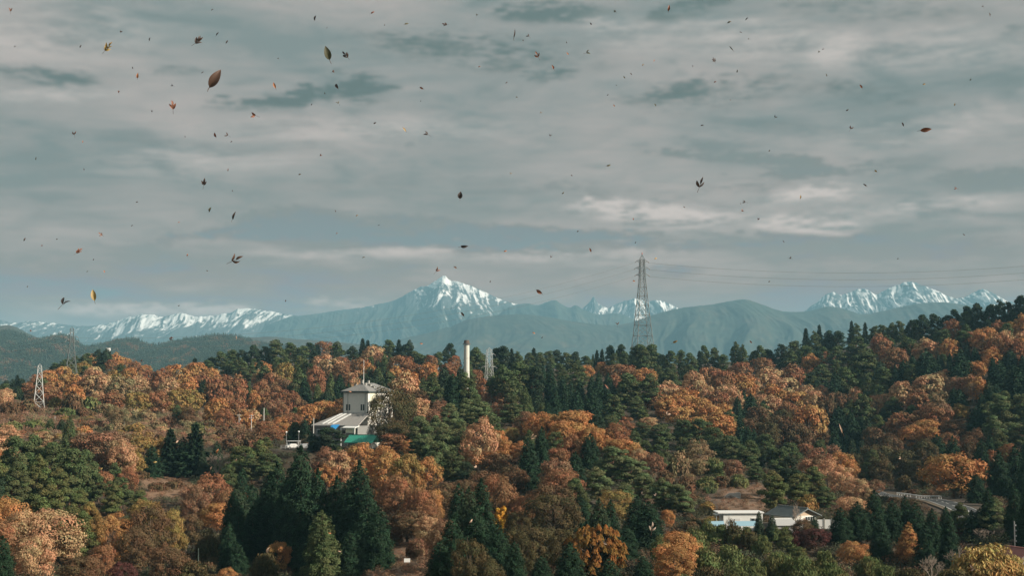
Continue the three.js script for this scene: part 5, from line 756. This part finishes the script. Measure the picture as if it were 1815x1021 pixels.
{
  const roofM = gmat([.13, .15, .15], .2, 41, 1.5, .55), tan = gmat([.50, .38, .27], .12, 43, 1), g = gableHouse('farmhouse', 'farmhouse with a grey-green tiled roof and tan gable', V(HOUSE.x + 2.2, HOUSE.y, HOUSE.z), 32 * Math.PI / 180, { W: 6.2, L: 7.4, h: 2.5, rise: 1.25, ov: .7, roofM, wallM: gmat([.66, .64, .58], .1, 45, 1), m2: tan });
  win(g, 1.2, 1.9, .02, 2.6, .9, 4); win(g, -1.9, 1.3, .02, 1.4, 1.2, 2); part('door', boxG(1.1, 2, .08, 0, 1, .04), mat(.2, .13, .09), g);
  const c = (px, py, d) => { const p = at(px, py, d); p.y = HOUSE.y; return p; };
  const s = thing('white_shed', 'long white shed with a flat roof at the foot of the dry field', 'shed', c(1282, 936, 286), .06);
  part('wall', boxG(8.0, 3.3, 4, 4.0, 1.65, -2), gmat([.76, .76, .72], .05, 47, 1), s); part('roof', boxG(9.4, .22, 4.8, 3.5, 3.42, -2), white, s); part('canopy', boxG(1.5, .14, 3, -.8, 3.0, -1.5), white, s); part('post', boxG(.14, 3, .14, -1.4, 1.5, -.2), steel, s); win(s, 6.4, 1.9, .03, 1.6, .9, 2); part('door', boxG(2, 2.3, .06, 2.4, 1.15, .03), mat(.6, .6, .58), s);
  for (const [px, w, l] of [[1256, 3.2, 'pale blue sheeting over the low frame, leftmost of the sheets'], [1292, 6.2, 'long light-blue sheeting in front of the white shed']]) { const t = thing('blue_sheeting', l, 'tarpaulin', c(px, 938, 283), .04, 'blue sheets'); part('sheet', slab([V(0, 1.1, 0), V(w, 1.1, 0), V(w, 1.95, -1.3), V(0, 1.9, -1.3)], .06), mat(.26, .42, .50, .6), t); for (const x of [.1, w - .1]) part('post', boxG(.1, 1.1, .1, x, .55, -.06), steel, t); part('apron', boxG(w, .75, .06, w / 2, .5, .03), white, t); }
  const g2 = thing('greenhouse', 'low grey lean-to shed with a white-edged roof before the farmhouse', 'shed', c(1366, 946, 280), .12);
  part('wall', boxG(5.4, 1.5, 2.6, 2.7, .75, -1.3), gmat([.33, .32, .31], .15, 49, 1), g2); const rr = part('roof', slab([V(-.2, 1.5, .3), V(5.7, 1.5, .3), V(5.2, 2.5, -2.8), V(.7, 2.5, -2.8)], .1), gmat([.45, .45, .44], .1, 50, 1, .5), g2); part('edge_trim', bar(V(-.2, 1.55, .32), V(.7, 2.55, -2.8), .09, .09, 4), white, rr); part('edge_trim', bar(V(.7, 2.55, -2.8), V(5.2, 2.55, -2.8), .09, .09, 4), white, rr);
  const w2 = thing('garden_wall', 'white wall right of the farmhouse behind the cedars', 'wall', c(1446, 938, 288), -.05); part('panel', boxG(4.8, 1.9, .2, 2.4, .95, 0), white, w2); for (let k = 0; k <= 3; k++) part('pier', boxG(.3, 2.1, .34, k * 1.6, 1.05, 0), concrete, w2);
  const f = at(1287, 872, 372); f.y = height(f.x, f.z); const fr = thing('field_rail', 'white pipe frame on the upper edge of the dry field', 'frame', f, -.1); const fa = .149; for (const [a, b] of [[[-.9, 0], [.6, 1.15]], [[.6, 1.15], [3.6, 1.35]], [[3.6, 1.35], [3.6, .1]], [[-.9, .05], [3.6, .1]]]) part('bar', bar(V(a[0], a[1], 0), V(b[0], b[1], 0), .09, .09, 5), white, fr); part('net', slab([V(-.8, .1, -.1), V(3.5, .15, -.1), V(3.5, 1.25, -.15), V(.6, 1.08, -.15)], .02), mat(.55, .53, .5), fr);
}
{
  const roofM = gmat([.32, .13, .11], .2, 51, 1.5, .6), g = gableHouse('cottage', 'small house with a dull red roof at the edge of the view', V(REDHOUSE.x + .9, REDHOUSE.y, REDHOUSE.z), 24 * Math.PI / 180, { W: 5.2, L: 6, h: 2.3, rise: .9, ov: .45, roofM, wallM: gmat([.20, .17, .14], .15, 53, 1), trim: mat(.16, .13, .12) });
  win(g, -1.2, 1.3, .02, 1.6, 1.0, 3); win(g, 1.2, 1.3, .02, 1.4, 1.0, 2);
  const q = at(1816, 975, 262); q.y = height(q.x, q.z); const t = thing('hoop_tunnel', 'turquoise tarpaulin stretched over hoops beside the white pole', 'tarpaulin', q, .5);
  part('cover', new THREE.CylinderGeometry(1.2, 1.2, 3.4, 14, 1, false, 0, Math.PI).rotateZ(Math.PI / 2).rotateX(-Math.PI / 2).translate(.6, 0, 0), mat(.01, .50, .60, .5, { side: THREE.DoubleSide }), t); for (const x of [-1, .6, 2.2]) part('hoop', new THREE.TorusGeometry(1.23, .03, 4, 14, Math.PI).rotateY(Math.PI / 2).translate(x, 0, 0), steel, t);
}
{
  const q = at(722, 974, 232); q.y = height(q.x, q.z); const s = thing('sign_board', 'small white sign on two legs in the brown clearing', 'sign', q, .1); for (const x of [-.32, .32]) part('leg', boxG(.06, 1.0, .06, x, .5, -.05), steel, s); part('board', boxG(1.0, .62, .05, 0, .95, 0), white, s);
  const q2 = at(328, 858, 372); q2.y = height(q2.x, q2.z); const b = thing('notice_board', 'tan board standing on the bare terrace', 'board', q2, .3); for (const x of [-.5, .5]) part('leg', boxG(.08, .8, .08, x, .4, -.05), barkMat, b); part('panel', boxG(1.4, 1.1, .06, 0, 1.1, 0), mat(.5, .33, .2), b); part('frame', boxG(1.5, .08, .1, 0, 1.68, 0), barkMat, b);
  const q3 = at(193, 628, 1000); q3.y = height(q3.x, q3.z); const H = slopeOf(617) * 1000 - q3.y, k = thing('water_tank', 'white square tank peeping over the hilltop trees', 'tank', q3); part('frame', boxG(2.0, Math.max(1, H - 2.1), 2.0, 0, Math.max(1, H - 2.1) / 2, 0), steel, k); part('tank', boxG(2.4, 2.1, 2.4, 0, H - 1.05, 0), white, k); part('lid', boxG(2.5, .1, 2.5, 0, H + .05, 0), concrete, k);
}
// ---------------------------------------------------------------- leaves blown through the air in front of us
{
  const rl = rng(515);
  function bladeG(L, w, curl, cup) {                                    // a pointed blade with a midrib fold and a curl
    const p = [], idx = [], N = 9;
    for (let i = 0; i <= N; i++) { const t = i / N, hw = w * Math.pow(Math.sin(Math.PI * Math.pow(t, .82)), .85) * (t > .96 ? .3 : 1) + L * .004, y = (t - .5) * L, z = -curl * L * (t - .5) * (t - .5) * 2; for (const s of [-1, -.5, 0, .5, 1]) p.push(s * hw, y, z + cup * Math.abs(s) * hw); }
    for (let i = 0; i < N; i++) for (let k = 0; k < 4; k++) { const a = i * 5 + k, b = a + 5; idx.push(a, a + 1, b, a + 1, b + 1, b); }
    const g = new THREE.BufferGeometry(); g.setAttribute('position', new THREE.Float32BufferAttribute(p, 3)); g.setIndex(idx); g.computeVertexNormals(); return g;
  }
  const stalkG = (L, a = .5) => merge([bar(V(0, -L * .5, 0), V(0, -L * (.5 + a * .6), L * .02), L * .022, L * .016, 5), bar(V(0, -L * (.5 + a * .6), L * .02), V(L * .04, -L * (.5 + a), L * .06), L * .016, L * .012, 5)]);
  const LM = {}; const lc = { K: [.055, .040, .036], B: [.105, .055, .036], R: [.24, .088, .045], O: [.55, .23, .10], Y: [.42, .29, .10], P: [.72, .50, .36], G: [.10, .10, .055], E: [.40, .30, .24] };
  for (const k in lc) LM[k] = new THREE.MeshPhysicalMaterial({ map: grain(lc[k], .4, 60 + k.charCodeAt(0), 1), roughness: .6, side: THREE.DoubleSide, transmission: .2, thickness: 0 });
  const lw = { K: 'blackish', B: 'dark brown', R: 'rust-red', O: 'orange', Y: 'ochre', P: 'pale sunlit', G: 'dark olive', E: 'pale brown' };
  // column, row, length, form (b blade, v pair, s sprig), colour, lean
  const AIR = `20 19 14 vR;189 87 22 sY;382 139 46 bB 32;350 74 24 sK;377 17 6 bB;386 60 8 bK 45;403 74 7 bK 30;215 57 8 vK;266 69 7 bK;144 82 6 bK 30;28 82 4 bK;245 134 10 bO 8;307 152 9 vK;212 164 9 vR;307 190 25 sR;270 198 7 vK;453 205 18 vR;360 128 6 bK 50;133 238 13 vR;382 239 11 bR -20;404 240 12 vB;411 251 4 bK;329 242 3 bK;236 120 4 bK;148 251 4 bO;
559 31 11 bK 12;661 22 8 bR 60;494 104 5 vK;581 94 26 bG -16;615 100 18 sK;590 127 8 vB;597 152 13 bK -25;487 151 13 bO -22;600 183 11 vG;553 185 4 bK;665 218 6 bK 60;721 42 9 bG 70;791 43 11 sB;845 27 6 vG;747 156 9 bR -60;717 229 10 bY -40;758 238 15 vK;912 59 17 bK 8;898 146 6 bK 40;850 118 5 bR 80;580 49 3 bK;682 44 3 bK;576 165 4 bG;746 179 3 bK;
937 64 11 vK;927 72 7 vK;953 99 17 sR;980 119 9 bR -25;1006 95 6 bO -40;1040 93 14 vG;1004 75 4 bK;1047 42 5 bK;1090 20 8 sG;1185 14 12 bR 8;1292 39 8 bG 70;1323 33 7 bK 50;1312 57 5 bK;1327 69 5 vG;1266 108 11 sK;1227 117 4 bK;1159 107 5 bO;1139 115 4 bY;1118 131 5 bK;1106 137 5 bG -40;1295 85 12 bG -35;1306 126 6 bG 10;1267 145 5 bR 80;1161 186 6 bG -35;1088 187 5 bO;1077 168 4 bK;1092 151 3 bK;1294 177 3 bR;975 241 8 vK;958 200 6 vY;1244 222 6 bK 80;1373 208 9 vK;916 172 4 bG 80;
1741 12 7 vK;1753 25 7 bK -20;1450 92 8 vG;1458 87 4 bK;1464 133 6 bG -15;1525 153 8 bR -35;1637 149 6 bY 85;1719 141 5 bG;1691 185 5 bY;1501 195 6 bK 60;1507 228 12 vR;1599 220 8 bK -20;1640 230 20 bR 80;
65 281 6 bG 12;150 300 4 bK;362 326 19 sK;405 301 6 bR 10;373 371 10 bG 20;415 382 16 bK 20;413 339 5 vK;244 358 4 bK;235 400 4 bK;45 424 7 bK 20;76 436 6 vR;102 424 4 bK 85;181 416 13 sO;138 447 15 sR;167 460 4 bK;416 461 30 sB;186 481 5 bO;156 481 4 bK;50 508 4 bG;318 394 4 bO;368 480 4 bK;333 452 5 bO;
568 276 8 vB;532 309 5 bG 70;595 374 5 bK;597 414 6 vO;633 382 5 bY;672 399 4 bK;645 456 6 bG 70;816 346 13 bK 5;823 437 14 bK 85;905 308 6 vY;896 445 6 bO 80;774 480 16 vB;807 474 7 bB -60;869 499 4 bK;507 533 4 bK;
1079 293 9 bG 78;1013 311 4 bK;998 342 6 bG;1240 328 28 sK;1320 358 11 vK;1314 374 8 vO;1343 389 8 vK;1312 361 3 bK;1212 367 4 bK;1046 443 8 bR -22;976 456 7 vR;1024 410 4 bG;1162 458 6 bY;955 517 13 bR -55;1126 430 4 bK;1122 388 4 bO;1123 498 5 bO;
1532 328 8 bK -55;1694 334 10 vR;1418 349 7 bY;1401 458 8 vK;1388 428 5 bK;1591 459 5 vG;1707 416 5 bK;1363 499 4 bK;1551 303 6 bY -50;1363 267 4 bG;
113 538 28 vK;167 523 21 bY -12;303 602 12 sR;318 542 4 bK;55 587 6 vR;820 557 9 bK -35;1094 575 10 vB;1196 606 10 bY 60;1330 606 6 bR;946 590 6 bO;961 598 4 bK;747 609 6 bO;420 598 6 bE;252 639 5 bB;
368 765 20 vB;180 831 7 bY 65;276 819 7 bY 80;386 800 9 bO;375 830 7 bP 25;419 817 8 vP;315 783 6 bP 40;942 775 13 sP;1155 938 22 sE;1072 962 10 bE -50;1490 760 18 bP -20;1596 813 10 vP;1724 1008 20 vB;475 976 13 bP 25;255 900 13 bB 80;845 828 11 vP;1182 735 14 vP;144 748 9 vO;835 924 9 bP 40;585 945 7 bO;602 977 7 bP;1137 876 9 vE;1162 878 9 vE;1329 690 8 vP;290 727 7 bP 60;182 679 8 vR;1075 685 11 bR -40;621 694 6 bO;1760 815 6 bP;1275 957 6 bP 85`;
  const SKYM = [[90, 70, 'the left corner of the sky'], [382, 139, 'the big drifting leaf'], [540, 165, 'the dark cloud streak'], [850, 90, 'the broad grey cloud'], [985, 22, 'the top dark cloud'], [1215, 60, 'the second dark cloud'], [1560, 80, 'the right corner of the sky'], [1640, 230, 'the large rust leaf'], [1240, 328, 'the large dark sprig'], [416, 461, 'the three-leaf sprig'], [113, 538, 'the forked dark leaf'], [274, 477, 'the lens-shaped cloud'], [787, 490, 'the great peak'], [1138, 452, 'the transmission tower top'], [1440, 400, 'the pale cloud bank'], [700, 412, 'the long dark cloud'], [1616, 500, 'the white massif'], [1280, 270, 'the wavy cloud'], [600, 270, 'the middle of the sky'], [970, 230, 'the sky over the ridge pylon']];
  const list = [];
  for (const s of AIR.trim().split(/[;\n]+/)) {
    const [px, py, len, k, deg] = s.trim().split(' ').map((v, i) => i === 3 ? v : +v); if (!k) continue;
    const form = k[0], col = k[1], real = (form === 'b' ? .062 : form === 'v' ? .085 : .11) * (.85 + rl() * .35), d = real * F / len, sp = at(px, py, d);
    const o = new THREE.Group(); o.name = numbered(form === 'b' ? 'falling_leaf' : form === 'v' ? 'falling_leaf_pair' : 'falling_sprig'); o.position.copy(sp); scene.add(o);
    const roll = (deg ?? (rl() - .5) * 150) * -Math.PI / 180; o.rotation.set((rl() - .5) * .7, (rl() - .5) * .9, roll);
    const shade = (c) => LM[rl() < .25 ? (c === 'K' ? 'B' : c === 'B' ? 'R' : c) : c], big = len > 6, L = real;
    if (form === 'b') {
      const wide = px === 816 ? .34 : px === 382 ? .22 : px === 912 || px === 1295 || px === 1490 ? .07 : .12 + rl() * .12, body = px === 382 ? L * .84 : L;
      part('blade', bladeG(body, body * wide, .15 + rl() * .35, .3 + rl() * .3), LM[col], o); if (big) part('stalk', stalkG(body, px === 382 ? .2 : .28), LM.B, o);
    } else {
      const n = form === 'v' ? 2 : 3 + Math.floor(rl() * 3), l1 = L * (form === 'v' ? .55 : .5);
      part('stalk', merge([bar(V(0, -L * .5, 0), V(L * .02, -L * .1, 0), L * .014, L * .012, 5), bar(V(L * .02, -L * .1, 0), V(0, L * .3, 0), L * .012, L * .007, 5)]), LM.B, o);
      for (let i = 0; i < n; i++) { const b = part('leaflet', bladeG(l1, l1 * (.13 + rl() * .09), .2 + rl() * .3, .3 + rl() * .3), shade(col), o), a = form === 'v' ? (i ? -1 : 1) * (.35 + rl() * .35) : (i === n - 1 ? 0 : (i % 2 ? -1 : 1) * (.45 + rl() * .4)), y0 = form === 'v' ? -.05 * L : L * (-.15 + .22 * Math.floor(i / 2)); b.rotation.set((rl() - .5) * .7, (rl() - .5) * 1.2, a); b.position.set(-Math.sin(a) * l1 * .5, y0 + Math.cos(a) * l1 * .5, (rl() - .5) * l1 * .1); }
    }
    tag(o, '', 'leaf', 'leaves blowing in the air');
    const big3 = { '382 139': 'largest brown drifting leaf with a long stalk high in the sky', '189 87': 'ochre and dark sprig of leaves under the thin cloud streak', '581 94': 'large dark olive drifting leaf beside a small dark sprig', '1240 328': 'large dark sprig of several leaves under the wavy cloud', '416 461': 'three-leaf sprig with a long stem right of the lens-shaped cloud', '113 538': 'forked pair of dark leaves on a thin stem above the snow range', '167 523': 'upright ochre drifting leaf above the snow range', '1640 230': 'large rust-red drifting leaf lying flat in the right of the sky', '816 346': 'broad blackish leaf above the long dark cloud', '1155 938': 'pale brown sprig drifting before the dark cedars', '1490 760': 'long curved sunlit leaf before the dark gully' }[px + ' ' + py];
    const noun = form === 'b' ? 'leaf' : form === 'v' ? 'leaf pair' : 'leaf sprig';
    if (big3) { o.userData.label = big3; continue; }
    let wh; if (py > 600) wh = where(px, py); else { let b = null, bv = 1e9; for (const m of SKYM) { const v = Math.hypot(m[0] - px, m[1] - py); if (v > 3 && v < bv) { bv = v; b = m; } } const dx = px - b[0], dy = py - b[1]; wh = (Math.abs(dx) > Math.abs(dy) ? (dx < 0 ? 'left of ' : 'right of ') : (dy < 0 ? 'above ' : 'below ')) + b[2]; }
    list.push({ o, px, stem: `${len < 7 ? 'tiny ' : len < 12 ? 'small ' : ''}${lw[col]} drifting ${noun} ${wh}` });
  }
  spread(list);
}
renderer.render(scene, camera);
